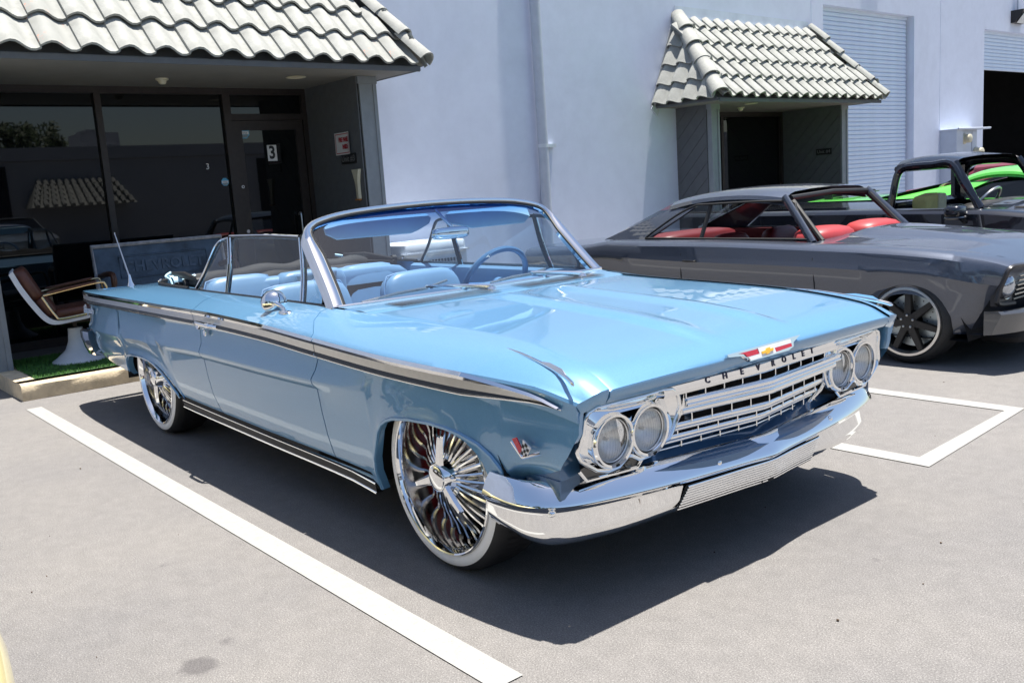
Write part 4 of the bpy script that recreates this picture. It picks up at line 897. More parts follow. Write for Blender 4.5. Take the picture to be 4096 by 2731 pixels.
# ---- interior
q = MB(); q.bb(-3.2, -.80, -.70, .70, .277, .30); q.build('floor', mat('blue_carpet', (.10, .19, .32), .95, var=.2, scale=60), car, 0)
q = MB(); rows = []
for t, (x, z) in enumerate([(-.84, .858), (-.92, .868), (-1.02, .862), (-1.065, .835), (-1.07, .78), (-1.02, .70), (-.98, .60)]):
    rows.append([(x - .035 * (1 - (abs(y) / .74) ** 2) * 0, y, z) for y in [lerp(-.745, .745, i / 16) for i in range(17)]])
q.grid(rows); dash = q.build('dashboard', M['blue_in'], car, 50)
q = MB(); q.tube([(-1.075, y, .80) for y in (-.7, 0, .7)], .008, 6); q.build('dash_trim', M['chrome'], dash)
q = MB(); q.sbox((-1.075, .34, .845), (.16, .42, .07), .5); q.build('instrument_hood', M['blue_in'], dash)
def seat(x, y, hw, zt, name, backw=.17, tilt=.22):
    q = MB(); Rm = Matrix.Rotation(-tilt, 3, 'Y')
    q.sbox((x - .035, y, zt - .30), (backw, hw * 2, .62), .42, 12, 12, M=Rm); root = q.build(name, M['blue_in'], car, 60)
    q = MB()
    for j in range(9):
        yy = lerp(-hw * .72, hw * .72, j / 8) ; q.sbox((x + .028, y + yy, zt - .36), (.10, hw * .155, .40), .6, 6, 8, M=Rm)
    q.build('seat_back_ribs', M['blue_rib'], root, 60)
    q = MB(); pth = [Rm @ Vector((.0, v * hw * .985, w_)) + Vector((x - .02, y, zt - .30)) for v, w_ in ((-1, -.2), (-1, .12), (-.97, .24), (-.86, .295), (-.6, .308), (0, .312), (.6, .308), (.86, .295), (.97, .24), (1, .12), (1, -.2))]
    q.tube(pth, .0055, 6); q.build('piping', mat('dark_blue_piping', (.16, .30, .50), .5), root)
    q = MB(); q.sbox((x + .30, y, zt - .52), (.56, hw * 2, .18), .45, 12, 8); q.build('seat_cushion', M['blue_in'], root, 60)
    return root
seat(-1.83, -.42, .265, .915, 'front_seat'); seat(-1.83, .33, .265, .900, 'front_seat')
seat(-2.58, -.47, .225, .930, 'rear_seat_back', .20); seat(-2.58, .40, .225, .910, 'rear_seat_back', .20)
q = MB(); q.sbox((-2.60, -.03, .64), (.16, .46, .58), .3, 10, 8); cs = q.build('rear_centre_panel', M['blue_in'], car, 60)
q = MB(); q.bb(-2.515, -2.505, -.165, .105, .76, .905); q.build('speaker_grille', M['alum'], cs, 0)
q = MB(); q.tube([(-2.503, a, b) for a, b in ((-.165, .76), (-.165, .905), (.105, .905), (.105, .76))], .006, 6, closed=True); q.lathe([(.045, 0), (.05, .006), (.055, 0)], (-2.505, -.03, .83), (1, 0, 0), 24); q.build('speaker_trim', M['chrome'], cs)
q = MB(); q.sbox((-2.66, 0, .66), (.18, 1.42, .50), .3, 12, 8); q.build('rear_bulkhead', M['blue_in'], car, 60)
q = MB(); q.sbox((-1.78, -.045, .50), (.55, .16, .30), .4); q.build('console', M['blue_in'], car, 60)
# steering wheel
sw = MB(); O = Vector((-1.20, .335, .865)); nrm = Vector((-.86, 0, .50)).normalized(); e1 = Vector((0, 1, 0)); e2 = nrm.cross(e1)
if e2.z < 0: e2 = -e2
sw.tube([O + (e1 * math.cos(a) + e2 * math.sin(a)) * .198 for a in [2 * math.pi * i / 48 for i in range(48)]], .0155, 8, closed=True); swo = sw.build('steering_wheel', mat('steering_wheel_plastic', (.10, .20, .34), .3, coat=.5), car)
q = MB(); q.tube([O + e1 * -.19, O - nrm * .03, O + e1 * .19], .012, 6); q.lathe([(.0, .02), (.035, .015), (.045, -.01)], O - nrm * .03, nrm, 20); q.tube([O - nrm * .03, O - nrm * .30], .028, 10); q.build('steering_column', M['blue_in'], swo)
# mirror, visors
q = MB(); q.tube(smooth_path([(-1.245, .02, 1.262), (-1.215, .05, 1.21), (-1.20, .085, 1.165)], 4), .0085, 8); q.sbox((-1.205, .075, 1.140), (.05, .225, .062), .5, 12, 8); q.build('rear_view_mirror', M['chrome'], car, 60)
for s, (ya, yb) in ((-1, (-.585, .02)), (1, (.115, .665))):
    zc = 1.195; pts = [(ya, zc - .010), (ya + .05 , zc - .038), (yb - .14, zc - .042), (yb - .09, zc - .030), (yb - .02, zc - .005), (yb, zc + .020), (yb - .02, zc + .045), (ya + .05, zc + .045), (ya, zc + .02)] if s < 0 else [(yb, zc - .015), (yb - .05, zc - .045), (ya + .14, zc - .045), (ya + .07, zc - .025), (ya + .0, zc - .010), (ya, zc + .03), (ya + .03, zc + .045), (yb - .03, zc + .045), (yb, zc + .02)]
    q = MB(); q.prism([(a, b - 1.195) for a, b in pts], (-1.29, 0, 1.195), (0, 1, 0), (-.45, 0, 1), .012); q.build('sun_visor', M['liner'], car, 30)
q = MB(); q.sbox((-1.268, 0, 1.262), (.05, 1.15, .03), .5, 14, 6); q.build('header_rail', M['blue_in'], car, 60)
# wipers
for (pv, el, tip_a, tip_b) in (((-.735, -.05, .882), (-.985, -.245, .912), (-.865, -.665, .898), (-1.02, -.10, .925)), ((-.72, .515, .880), (-.90, .33, .918), (-.87, .05, .900), (-.925, .45, .925))):
    q = MB(); q.lathe([(.026, -.02), (.022, .012), (.012, .022), (0, .024)], pv, (0.2, 0, 1), 14); q.tube([Vector(pv) + Vector((0, 0, .018)), vl((pv[0], pv[1], pv[2] + .022), el, .4), el], [.013, .0105, .009], 6); wp = q.build('wiper', M['chrome'], car)
    q = MB(); a, b2 = Vector(tip_a), Vector(tip_b); q.tube([a, vl(a, el, .55), Vector(el) + Vector((0, 0, -.008)), b2], [.006, .009, .009, .006], 6); q.build('wiper_blade', M['brushed'], wp)
# side mirror on the door
q = MB(); mc = Vector((-1.285, -.875, .902)); q.lathe([(0, .045), (.022, .042), (.042, .030), (.055, .010), (.060, -.008), (.058, -.014), (0, -.012)], mc, (.95, -.25, .1), 32); q.tube([mc + Vector((.04, -.01, .0)), mc + Vector((.075, 0, -.015)), (-1.160, -.885, .872)], [.012, .009, .008], 8); q.sbox((-1.150, -.888, .866), (.10, .045, .022), .7, 10, 6); q.build('side_mirror', M['chrome'], car, 50)
# rear deck and the well for the folded top
dz = lambda x: float(np.interp(x, [-4.33, -4.0, -3.7, -3.2], [.812, .845, .872, .892]))
q = MB(); rows = []
def well(y): return -3.60 + .42 * min(1, abs(y) / .79) ** 4
for t in [i / 12 for i in range(13)]:
    row = []
    for j in range(21):
        v = lerp(-1, 1, j / 20); x = lerp(-4.35, well(v * .79), t); y = v * (y0_f(x) - .004); row.append((x, y, dz(x) + .012 * (1 - v * v) - .004))
    rows.append(row)
rows.insert(0, [(p[0] + .0, p[1], p[2] - .18) for p in rows[0]]); q.grid(rows); q.build('trunk_lid', M['blue'], car, 40)
q = MB()
for s in (-1, 1):
    xs = [lerp(-3.18, -2.60, i / 8) for i in range(9)]
    q.grid([[(x, s * (y0_f(x) - .003), z0_f(x)) for x in xs], [(x, s * (y0_f(x) - .05), z0_f(x) + .004) for x in xs], [(x, s * (y0_f(x) - .055), z0_f(x) - .08) for x in xs]])
q.build('quarter_top', M['blue'], car, 40)
U = smooth_path([(-2.62, -.782, .897), (-3.0, -.772, .900), (-3.25, -.735, .900), (-3.45, -.62, .897), (-3.55, -.40, .897), (-3.59, 0, .900), (-3.55, .40, .897), (-3.45, .62, .897), (-3.25, .735, .900), (-3.0, .772, .900), (-2.62, .782, .897)], 4)
q = MB(); q.tube(U, .014, 6, flat=.7); ut = q.build('well_trim', M['black'], car)
q = MB(); 
for i, p in enumerate(U):
    if i % 2 == 0 and 6 < i < len(U) - 2: q.sbox(p + Vector((0, 0, .012)), (.018, .018, .016), .9, 6, 5)
q.build('snap_studs', M['chrome'], ut)
q = MB(); q.bb(-3.6, -2.7, -.70, .70, .55, .80); q.build('well_floor', M['cavity'], car, 0)
# folded fabric top: stacked irregular rolls
q = MB()
for (x, z, r, y1) in ((-3.02, .905, .062, .66), (-3.16, .885, .06, .66), (-2.90, .872, .05, .62), (-3.30, .87, .05, .55)):
    pts = []; rr = []
    for i in range(25):
        v = lerp(-1, 1, i / 24); pts.append((x + .014 * math.sin(v * 9 + x * 20), v * y1, z - .02 * abs(v) ** 3 + .006 * math.sin(v * 13 + x * 7))); rr.append(r * (.92 + .10 * math.sin(v * 11 + z * 40)) * (1 - .35 * abs(v) ** 8))
    q.tube(pts, rr, 12)
top = q.build('folded_top', M['canvas'], car, 60)
for s in (-1, 1):
    q = MB(); q.tube([(-3.33, s * .62, .945), (-3.05, s * .64, .945), (-2.72, s * .66, .915)], [.012, .024, .020], 8, flat=.6); q.tube([(-3.25, s * .60, .90), (-2.70, s * .66, .90)], .018, 8); q.lathe([(0, .03), (.022, .03), (.022, 0)], (-2.74, s * .66, .925), (0, s, 0), 12); q.build('top_bow', M['black'], top)
    q = MB()
    for (x, y, r) in ((-3.30, .655, .032), (-3.20, .672, .030)):
        pts = [(x + r * math.cos(a), s * y, .905 + r * math.sin(a)) for a in [math.pi * 2 * i / 20 for i in range(16)]]
        q.grid([[(p[0], p[1] - s * .0, p[2]) for p in pts], [(p[0] + .08, p[1] - s * .14, p[2] - .005) for p in pts], [(p[0] + .083, p[1] - s * .14, p[2] - .010) for p in pts], [(p[0] + .004, p[1], p[2] - .006) for p in pts]], cu=True)
    q.tube(smooth_path([(-3.42, s * .60, .945), (-3.36, s * .655, .93), (-3.25, s * .68, .925), (-3.16, s * .695, .918), (-3.12, s * .70, .885)], 4), .010, 6, flat=.6); q.build('top_liner', M['liner'], top, 40)
# antenna on the rear wing
q = MB(); q.lathe([(.026, 0), (.024, .008), (.014, .03), (.010, .06), (.006, .085)], (-4.07, -.665, .838), (-.12, 0, 1), 14); an = q.build('antenna', M['chrome'], car, 50)
q = MB(); q.tube([(-4.08, -.665, .90), (-4.29, -.665, 1.205)], [.006, .0035], 6); q.sbox((-4.292, -.665, 1.21), (.007, .007, .012), .9, 5, 5); q.build('antenna_mast', M['steel'], an)
# ================================================================== other vehicles
def interp(pts):
    xs = [p[0] for p in pts]; ys = [p[1] for p in pts]; return pch(xs, ys)
def basic_wheel(root, x, y, s, R, rr, style, zc=None, wd=.22):
    """s=-1: outer face towards -y"""
    zc = R if zc is None else zc
    wh = link('wheel', None, root, (x, y, zc)); a = (0, s, 0)
    q = MB(); q.lathe([(rr - .01, -.19), (R - .03, -wd), (R - .006, -wd + .02), (R, -wd * .5), (R - .006, -.03), (R - .03, -.004), (rr + .012, .002), (rr, -.004)], (0, 0, 0), a, 48); q.build('tyre', M['tyre'], wh, 50)
    if style == 'seven':
        q = MB(); q.lathe([(rr, -.004), (rr - .004, .008), (rr - .020, .009), (rr - .026, -.004), (rr - .03, -.03)], (0, 0, 0), a, 64); q.build('rim_lip', M['alum_lip'], wh, 40)
        q = MB(); q.lathe([(rr - .03, -.03), (rr - .035, -.17)], (0, 0, 0), a, 48); q.lathe([(.06, -.03), (.058, -.012), (.03, -.010), (0, -.012)], (0, 0, 0), a, 24)
        for k in range(7):
            t = R_(90 + 360 / 7 * k); d = Vector((math.cos(t), 0, math.sin(t))); tn = Vector((-d.z, 0, d.x)); O = Vector((0, s, 0))
            r0, r1 = .04, rr - .022; f = [(r0, .024, -.014), (r1, .017, -.016), (r1, .017, -.045), (r0, .024, -.06)]
            q.grid([[tuple(d * r - tn * w_ + O * h) for r, w_, h in f], [tuple(d * r + tn * w_ + O * h) for r, w_, h in f]], cv=True)
            q.add([tuple(d * r + tn * w_ * sg + O * h) for r, w_, h, sg in ((r0, .024, -.0135, -1), (r0, .024, -.0135, 1), (r1, .017, -.0155, 1), (r1, .017, -.0155, -1))], [(0, 1, 2, 3)])
        q.build('spokes', M['satin_black'], wh, 40)
        q = MB(); 
        for k in range(5):
            t = R_(90 + 72 * k); q.sbox((math.cos(t) * .042, s * -.006, math.sin(t) * .042), (.016, .016, .016), .8, 6, 5)
        q.build('wheel_nut', M['steel'], wh)
        q = MB(); q.lathe([(.07, -.085), (.175, -.085), (.178, -.09), (.178, -.11)], (0, 0, 0), a, 48); ds = q.build('brake_disc', M['rotor'], wh, 30)
        q = MB()
        for k in range(30):
            t = 2 * math.pi * k / 30; r = (.10, .125, .15)[k % 3]; q.lathe([(.005, 0), (0, 0)], (math.cos(t) * r, s * -.0843, math.sin(t) * r), a, 6)
        q.build('drilled_holes', M['cavity'], ds, 0)
        q = MB(); q.sbox((-.125, s * -.075, .02), (.06, .04, .16), .5, 8, 8); q.build('caliper', M['steel'], wh)
    else:
        q = MB(); q.lathe([(rr, -.004), (rr - .01, .004), (rr - .025, -.01), (rr - .04, -.04), (rr * .45, -.03), (rr * .3, -.01), (0, 0)], (0, 0, 0), a, 32); q.build('rim', M['alum_lip'], wh, 40)
        q = MB()
        for k in range(8):
            t = R_(45 * k); q.sbox((math.cos(t) * rr * .66, s * -.030, math.sin(t) * rr * .66), (rr * .25, .02, rr * .25), .7, 6, 6)
        q.build('rim_slots', M['cavity'], wh)
    return wh
M['alum_lip'] = mat('machined_lip', (.72, .71, .70), .28, 1.0, var=.04, scale=30)
M['satin_black'] = mat('satin_black', (.014, .014, .015), .38, var=.1)
M['rotor'] = mat('drilled_rotor_steel', (.50, .56, .58), .38, .9, var=.08, scale=20)
M['gunmetal'] = paint('gunmetal_paint', (.066, .080, .115), .55, .42, .25, cior=1.65)
M['blackp'] = paint('black_paint', (.010, .012, .020), .3, .25, .2)
M['greenp'] = paint('lime_green_paint', (.13, .62, .09), .0, .35, .05)
M['maroonp'] = paint('maroon_paint', (.20, .025, .045), .2, .35, .1)
M['creamp'] = paint('cream_paint', (.80, .70, .36), .0, .30, .03)
M['silverp'] = paint('silver_paint', (.42, .43, .44), .6, .35, .1)
M['whitep'] = paint('white_paint', (.75, .75, .74), .0, .35, .03)
M['dash_red_lit'] = mat('red_dash_vinyl_lit', (.40, .045, .05), .45, var=.08)  # brighter red for the dash: sunlight put into the colour
M['redl'] = mat('red_leather_shaded', (.13, .012, .016), .45, var=.1, scale=10, bump=.1, bscale=120)  # darker red for seats and trim: cabin shade put into the colour
M['blackl'] = mat('black_leather', (.012, .012, .013), .5, var=.2)
M['dark_trim'] = mat('charcoal_trim', (.045, .045, .05), .35, .3, var=.1)

def vehicle(name, label, cat, loc, rz, P, group=None):
    """Lofted vehicle, x forward, origin on the ground under the front axle."""
    root = thing(name, label, cat, loc, rz, group); pm = P['paint']
    W = interp(P['w']); ZB = interp(P['belt']); ZK = interp(P['crease']); ZS = interp(P['sill']); xr, xf = P['w'][0][0], P['w'][-1][0]
    cab = P['cab']      # (base of windshield x, roof front x, roof rear x, base of rear glass x)
    inset = P.get('inset', .16); arches = P['arches']
    def prof(x):
        w_, zb, zk, zs = W(x), ZB(x), ZK(x), ZS(x); b = P.get('bulge', .012)
        return [(w_ - inset, zb), (w_ - inset * .45, zb - .003), (w_ - .035, zb - .016), (w_ - .008, zb - .045), (w_ + b * .2, lerp(zb, zk, .75)), (w_ + b, zk), (w_, zk - .02), (w_ - .016, lerp(zk, zs, .25)), (w_ - .020, lerp(zk, zs, .55)), (w_ - .03, lerp(zk, zs, .8)), (w_ - .055, zs)]
    N = 11; xs = [lerp(xr, xf, i / 56) for i in range(57)]
    for xc, r, zc in arches:
        for k in range(17):
            t = math.pi * k / 16; xs.append(xc + r * math.cos(t) * 1.0)
        xs += [xc - r - .002, xc + r + .002]
    xs = sorted(set(round(x, 4) for x in xs if xr <= x <= xf))
    def za(x):
        for xc, r, zc in arches:
            if abs(x - xc) <= r + 1e-6: return zc + (max(0, r * r - (x - xc)**2)) ** .5 * P.get('arch_k', 1.0)
        return None
    fe = P.get('front_lean', .0); re_ = P.get('rear_lean', .0)
    for s in (-1, 1):
        rows = []
        for x in xs:
            p = prof(x); a = za(x)
            if a is not None and a > p[-1][1]:
                zt = p[4][1]; zs = p[-1][1]; yy = [q[0] for q in p][::-1]; zz = [q[1] for q in p][::-1]; p2 = p[:5]
                for q in p[5:]:
                    z = a + (q[1] - zs) * (zt - a) / (zt - zs); p2.append((float(np.interp(z, zz, yy)) + .008 * max(0, 1 - (z - a) / .04), z))
                p = p2
            k = min(1, max(0, (x - (xf - .5)) / .5)); kr = min(1, max(0, ((xr + .5) - x) / .5)); zt = p[0][1]
            rows.append([(x - fe * k * (zt - z) + re_ * kr * (zt - z), s * y, z) for y, z in p] + [(x, s * (p[-1][0] - .04), p[-1][1] + .002)])
        b = MB(); b.grid(rows); b.build('body_side', pm, root, 34)
        for gap in P.get('gaps', []):
            q = MB(); pts = [(x, s * (float(np.interp(z, [v[1] for v in prof(x)][::-1], [v[0] for v in prof(x)][::-1])) + .0005), z) for x, z in gap]; q.tube(pts, .0032, 5); q.build('shut_line', M['cavity'], root)
        if P.get('handle'):
            hx, hz = P['handle']; y = float(np.interp(hz, [v[1] for v in prof(hx)][::-1], [v[0] for v in prof(hx)][::-1])); q = MB(); q.sbox((hx, s * (y + .018), hz), (.13, .016, .016), .6, 8, 6); q.sbox((hx - .055, s * (y + .006), hz), (.02, .03, .014), .6, 6, 5); q.sbox((hx + .055, s * (y + .006), hz), (.02, .03, .014), .6, 6, 5); q.build('door_handle', P.get('handle_mat', M['satin_black']), root)
        for xc, r, zc in arches:
            q = MB(); q.lathe([(.02, W(xc) - .35), (r + .05, W(xc) - .35), (r + .05, W(xc) - .06)], (xc, 0, zc), (0, s, 0), 24); q.v = [(v[0], v[1], max(v[2], zc + .03)) for v in q.v]; q.build('wheel_well', M['cavity'], root)
    # hood and deck
    def top(xa, xb, name, crown, scoop=None, n=22):
        rows = []
        for i in range(n + 1):
            x = lerp(xa, xb, i / n); hw = W(x) - inset + .004; rows.append([(x, hw * v, ZB(x) + crown * (1 - v * v) * min(1, max(0.1, (xf - x) / .35) if xb > -.3 else 1) + (scoop(x, hw * v) if scoop else 0)) for v in [lerp(-1, 1, j / 28) for j in range(29)]])
        b = MB(); b.grid(rows); return b.build(name, pm, root, 40)
    hd = top(cab[0] + .02, xf - .005, 'hood', P.get('crown', .03), P.get('scoop'))
    if cab[3] > xr + .15: top(xr + .004, cab[3] - .01, 'deck_lid', P.get('deck_crown', .02), n=10)
    # nose and tail closures
    for xe, nm, kk in ((xf, 'nose_panel', fe), (xr, 'tail_panel', -re_)):
        p = prof(xe); rows = []
        for y, z in p: rows.append([(xe - kk * (p[0][1] - z), y * v, z - (.0)) for v in [lerp(-1, 1, j / 10) for j in range(11)]])
        b = MB(); b.grid(rows); b.build(nm, P.get('nose_mat', pm) if nm == 'nose_panel' else pm, root, 40)
    # greenhouse
    hw0 = P['roof_hw']; zr = P['roof_z']; rows = []; xa, xb = cab[2], cab[1]
    for i in range(17):
        t = i / 16; x = lerp(xa, xb, t); zz = zr - P.get('roof_drop', .035) * (abs(2 * t - P.get('roof_bias', .95)) ** 2.2)
        rows.append([(x, -hw0 - .012, zz - .075), (x, -hw0, zz - .045), (x, -hw0 + .06, zz - .014)] + [(x, hw0 * v * .8, zz + .016 * (1 - v * v)) for v in (-1, -.5, 0, .5, 1)] + [(x, hw0 - .06, zz - .014), (x, hw0, zz - .045), (x, hw0 + .012, zz - .075)])
    b = MB(); b.grid(rows); b.grid([[(p[0], p[1] * .97, p[2] - .03) for p in r] for r in rows]); roof = b.build('roof', pm, root, 40)
    rf0, rf1 = rows[0], rows[-1]
    for s in (-1, 1):
        bwx = W(cab[0]) - inset; zA = ZB(cab[0]); zt = rf1[0][2] + .01
        q = MB(); pr = P.get('pillar', .030); q.tube([(cab[0], s * (bwx + .02), zA - .01), vl((cab[0], s * (bwx + .02), zA), (cab[1], s * (hw0 + .004), zt + .02), .5), (cab[1] - .01, s * (hw0 + .004), zt + .03)], [pr * 1.15, pr, pr], 8, flat=.7); q.build('windshield_pillar', pm, root, 60)
        # rear quarter pillar
        cw = P['cpillar']        # (front lower x, front upper x)
        bw = lambda x: W(max(min(x, xf), xr)) - inset + .03
        q = MB(); A = []
        for t in [i / 8 for i in range(9)]:
            z0 = ZB(cw[0]); zz = lerp(z0 - .004, rf0[0][2] + .012, t); y = lerp(bw(cw[0]), hw0 + .012, t); xq = lerp(cw[0], cw[1], t); xe = lerp(cab[3], cab[2] - .004, t ** P.get('cpow', .9))
            A.append([(xq, s * (y - .03), zz), (xq, s * y, zz), (lerp(xq, xe, .5), s * (y - .004), zz), (xe + .02, s * (y - .02), zz), (xe, s * (y - .05), zz), (xe + .03, s * (y - .08), zz)])
        q.grid(A); q.build('rear_pillar', pm, root, 40)
        if P.get('bpillar'):
            xbp = P['bpillar']; q = MB(); q.tube([(xbp, s * (bw(xbp) - .01), ZB(xbp)), (xbp + .02, s * (hw0 + .004), rf0[0][2] + .03)], .018, 6); q.build('door_pillar', P.get('bmat', pm), root)
        if P.get('glass_on', True):
            g = MB(); g.add([(cw[0], s * (bw(cw[0]) - .02), ZB(cw[0])), (cab[0], s * (bwx + .01), zA), (cab[1] - .02, s * (hw0 - .01), zt), (cw[1], s * (hw0 - .01), rf0[0][2])], [(0, 1, 2, 3)]); g.build('side_window', P['glass'], root, 0)
    for nm, x0, x1 in (('windshield', cab[0], cab[1]), ('rear_window', cab[3], cab[2])):
        if nm == 'windshield' and not P.get('ws_on', True): continue
        if nm == 'rear_window' and not P.get('rw_on', True): continue
        rw = []
        for t in [i / 6 for i in range(7)]:
            z = lerp(ZB(x0) + .01, (rf1 if nm == 'windshield' else rf0)[0][2] + .05, t); hw = lerp(W(x0) - inset, hw0 - .03, t); bwv = P.get('ws_bow', .12) * (1 if nm == 'windshield' else -.6)
            rw.append([(lerp(x0, x1, t) + bwv * (1 - v * v) * (1 - t), hw * v, z) for v in [lerp(-1, 1, j / 10) for j in range(11)]])
        b = MB(); b.grid(rw); b.build(nm, P['glass'], root, 60)
    # belly and cabin floor
    q = MB(); zz = ZS(cab[0]); q.bb(xr + .1, xf - .1, -(W(0) - .40), W(0) - .40, zz + .02, zz + .10); q.bb(max(arches[-1][0] + arches[-1][1], cab[3]) + .02, -arches[0][1] - .02, -(W(-1) - .07), W(-1) - .07, zz + .02, zz + .08); q.build('underbody', M['cavity'], root, 0)
    if P.get('seats'):
        for y in (-.36, .36):
            q = MB(); xs_ = P['seats']; q.sbox((xs_, y, ZB(xs_) - .25), (.16, .46, .56), .45, 10, 10, M=Matrix.Rotation(-.25, 3, 'Y')); q.sbox((xs_ + .28, y, ZB(xs_) - .44), (.5, .48, .16), .45, 10, 8); q.build('seat', P['seat_mat'], root, 60)
    wy = P.get('wheel_y', W(0) - .02)
    for xc, r, zc in arches:
        for s in (-1, 1): basic_wheel(root, xc, s * wy, s, P['R'], P['rim'], P.get('style', 'plain'), P['R'])
    return root, dict(W=W, ZB=ZB, prof=prof, hood=hd, roof=roof)

# ---- gunmetal coupe in the next bay
def coupe_scoop(x, y):
    t = min(1, max(0, (x + .75) / .12)) * min(1, max(0, (.42 - x) / .9)); k = min(1, max(0, (.33 - abs(y)) / .05)); return .045 * t * k * k * (3 - 2 * k)
CP = dict(paint=M['gunmetal'], w=[(-3.95, .80), (-3.5, .86), (-2.4, .885), (-.8, .885), (0, .880), (.45, .86), (.63, .80)],
          belt=[(-3.95, .74), (-3.1, .785), (-2.7, .822), (-1.8, .824), (-.7, .800), (-.15, .782), (.25, .752), (.50, .712), (.63, .668)],
          crease=[(-3.95, .66), (-3.1, .69), (-1.9, .66), (-.7, .64), (.2, .60), (.63, .545)], sill=[(-3.95, .26), (-3.1, .20), (-.5, .175), (.35, .215), (.63, .222)],
          arches=[(-.005, .335, .15), (-2.79, .335, .15)], cab=(-.80, -1.10, -2.25, -2.96), roof_hw=.585, roof_z=1.205, roof_drop=.05, roof_bias=1.15, cpillar=(-2.40, -1.98), cpow=1.0, bpillar=-1.83, bmat=M['satin_black'], glass=M['clear'], ws_on=False, glass_on=False,
          gaps=[[(-.69, .79), (-.695, .70), (-.69, .45), (-.685, .20)], [(-1.83, .815), (-1.90, .72), (-1.92, .47), (-1.90, .22)]], handle=(-1.80, .665), R=.29, rim=.235, style='seven', seats=-1.75, seat_mat=M['redl'], crown=.035, scoop=coupe_scoop, front_lean=.62, wheel_y=.868, inset=.20, pillar=.034, arch_k=.98)
coupe, CI = vehicle('coupe_car', 'dark gunmetal grey two-door coupe with red interior, parked beside the blue convertible', 'car', (-.40, 4.07, 0), 0, CP)
def on_car(root, b, name, m, sm=40, parent=None): return b.build(name, m, parent or root, sm)
q = MB(); q.sbox((-.92, -.36, .80), (.34, .56, .20), .7, 12, 8); q.sbox((-.92, .36, .80), (.34, .56, .20), .7, 12, 8); on_car(coupe, q, 'dashboard', M['dash_red_lit'], 60)
q = MB(); q.sbox((-2.5, 0, .74), (.35, 1.1, .22), .5, 12, 8); on_car(coupe, q, 'parcel_shelf', M['redl'], 60)
for s in (-1, 1):
    q = MB(); q.bb(-2.55, -.85, s * .64, s * .67, .25, .815); on_car(coupe, q, 'door_trim', M['redl'], 0)
    # headlight and surround
    q = MB(); ol = [(.60, .655), (.595, .60), (.565, .50), (.555, .445), (.565, .415), (.60, .405)]
    q.tube(smooth_path([(.628, s * .60, .655), (.615, s * .785, .655), (.585, s * .80, .585), (.555, s * .80, .50), (.548, s * .795, .43), (.565, s * .60, .412)], 4), .016, 6); q.bb(.50, .545, s * .58, s * .79, .41, .66); hb = on_car(coupe, q, 'headlight_surround', M['dark_trim'], 40)
    q = MB(); q.lathe([(.078, .0), (.074, .012), (.05, .03), (.02, .037), (0, .038)], (.560, s * .690, .530), (1, 0, -.05), 32); q.lathe([(.082, -.01), (.084, .006), (.078, .004)], (.560, s * .690, .530), (1, 0, -.05), 32); on_car(coupe, q, 'headlight', mat('headlamp_glass_grey', (.50, .53, .58), .08, .75, var=.25, scale=60), 60, hb)
for i in range(8):
    q = MB(); z = lerp(.64, .43, i / 7); q.tube([(.60 - (.66 - z) * .25, y, z) for y in (-.56, -.2, .2, .56)], .006, 6); on_car(coupe, q, 'grille_bar', M['brushed'])
q = MB(); q.bb(.46, .52, -.58, .58, .41, .66); on_car(coupe, q, 'grille_backing', M['cavity'], 0)
q = MB(); rows = []
for i in range(25):
    y = lerp(-.88, .88, i / 24); t = abs(y) / .88; x = .72 - .12 * t ** 5; e = t ** 8
    rows.append([(x - .06, y, .392), (x - .015, y, .393), (x + .004, y, .375), (x - .002, y, .355), (x - .035, y, .29 - .02 * (1 - t)), (x - .05, y, .245), (x - .12, y, .235)])
q.grid(rows)
for s, r in ((-1, rows[0]), (1, rows[-1])): q.grid([r, [(.50, p[1] * 1.0, p[2]) for p in r]])
on_car(coupe, q, 'front_bumper', paint('charcoal_bumper_paint', (.10, .105, .115), .6, .28, .1), 40)
q = MB(); q.sbox((.45, 0, .18), (.3, 1.2, .1), .4, 10, 6); on_car(coupe, q, 'front_air_dam', M['cavity'])
q = MB(); q.tube([(-.78, -.61, .80), (-1.06, -.555, 1.10)], .022, 8); q.tube([(-.78, .61, .80), (-1.06, .555, 1.10)], .022, 8); q.tube([(-1.08, -.55, 1.125), (-1.06, 0, 1.145), (-1.08, .55, 1.125)], .02, 8); on_car(coupe, q, 'windshield_channel', M['black'])
q = MB(); q.tube(smooth_path([(-2.42, -.72, .835), (-2.34, -.70, .89), (-2.12, -.655, 1.02), (-1.95, -.625, 1.09), (-1.83, -.615, 1.10), (-1.10, -.605, 1.105), (-.98, -.63, 1.04), (-.86, -.70, .84)], 4), .009, 6); q.tube([(-2.42, -.72, .832), (-.84, -.71, .822)], .010, 6); on_car(coupe, q, 'window_seal', M['black'])
q = MB(); q.sbox((-1.0, -.70, .775), (.10, .03, .022), .5, 8, 6); on_car(coupe, q, 'hinge_cover', M['steel'])

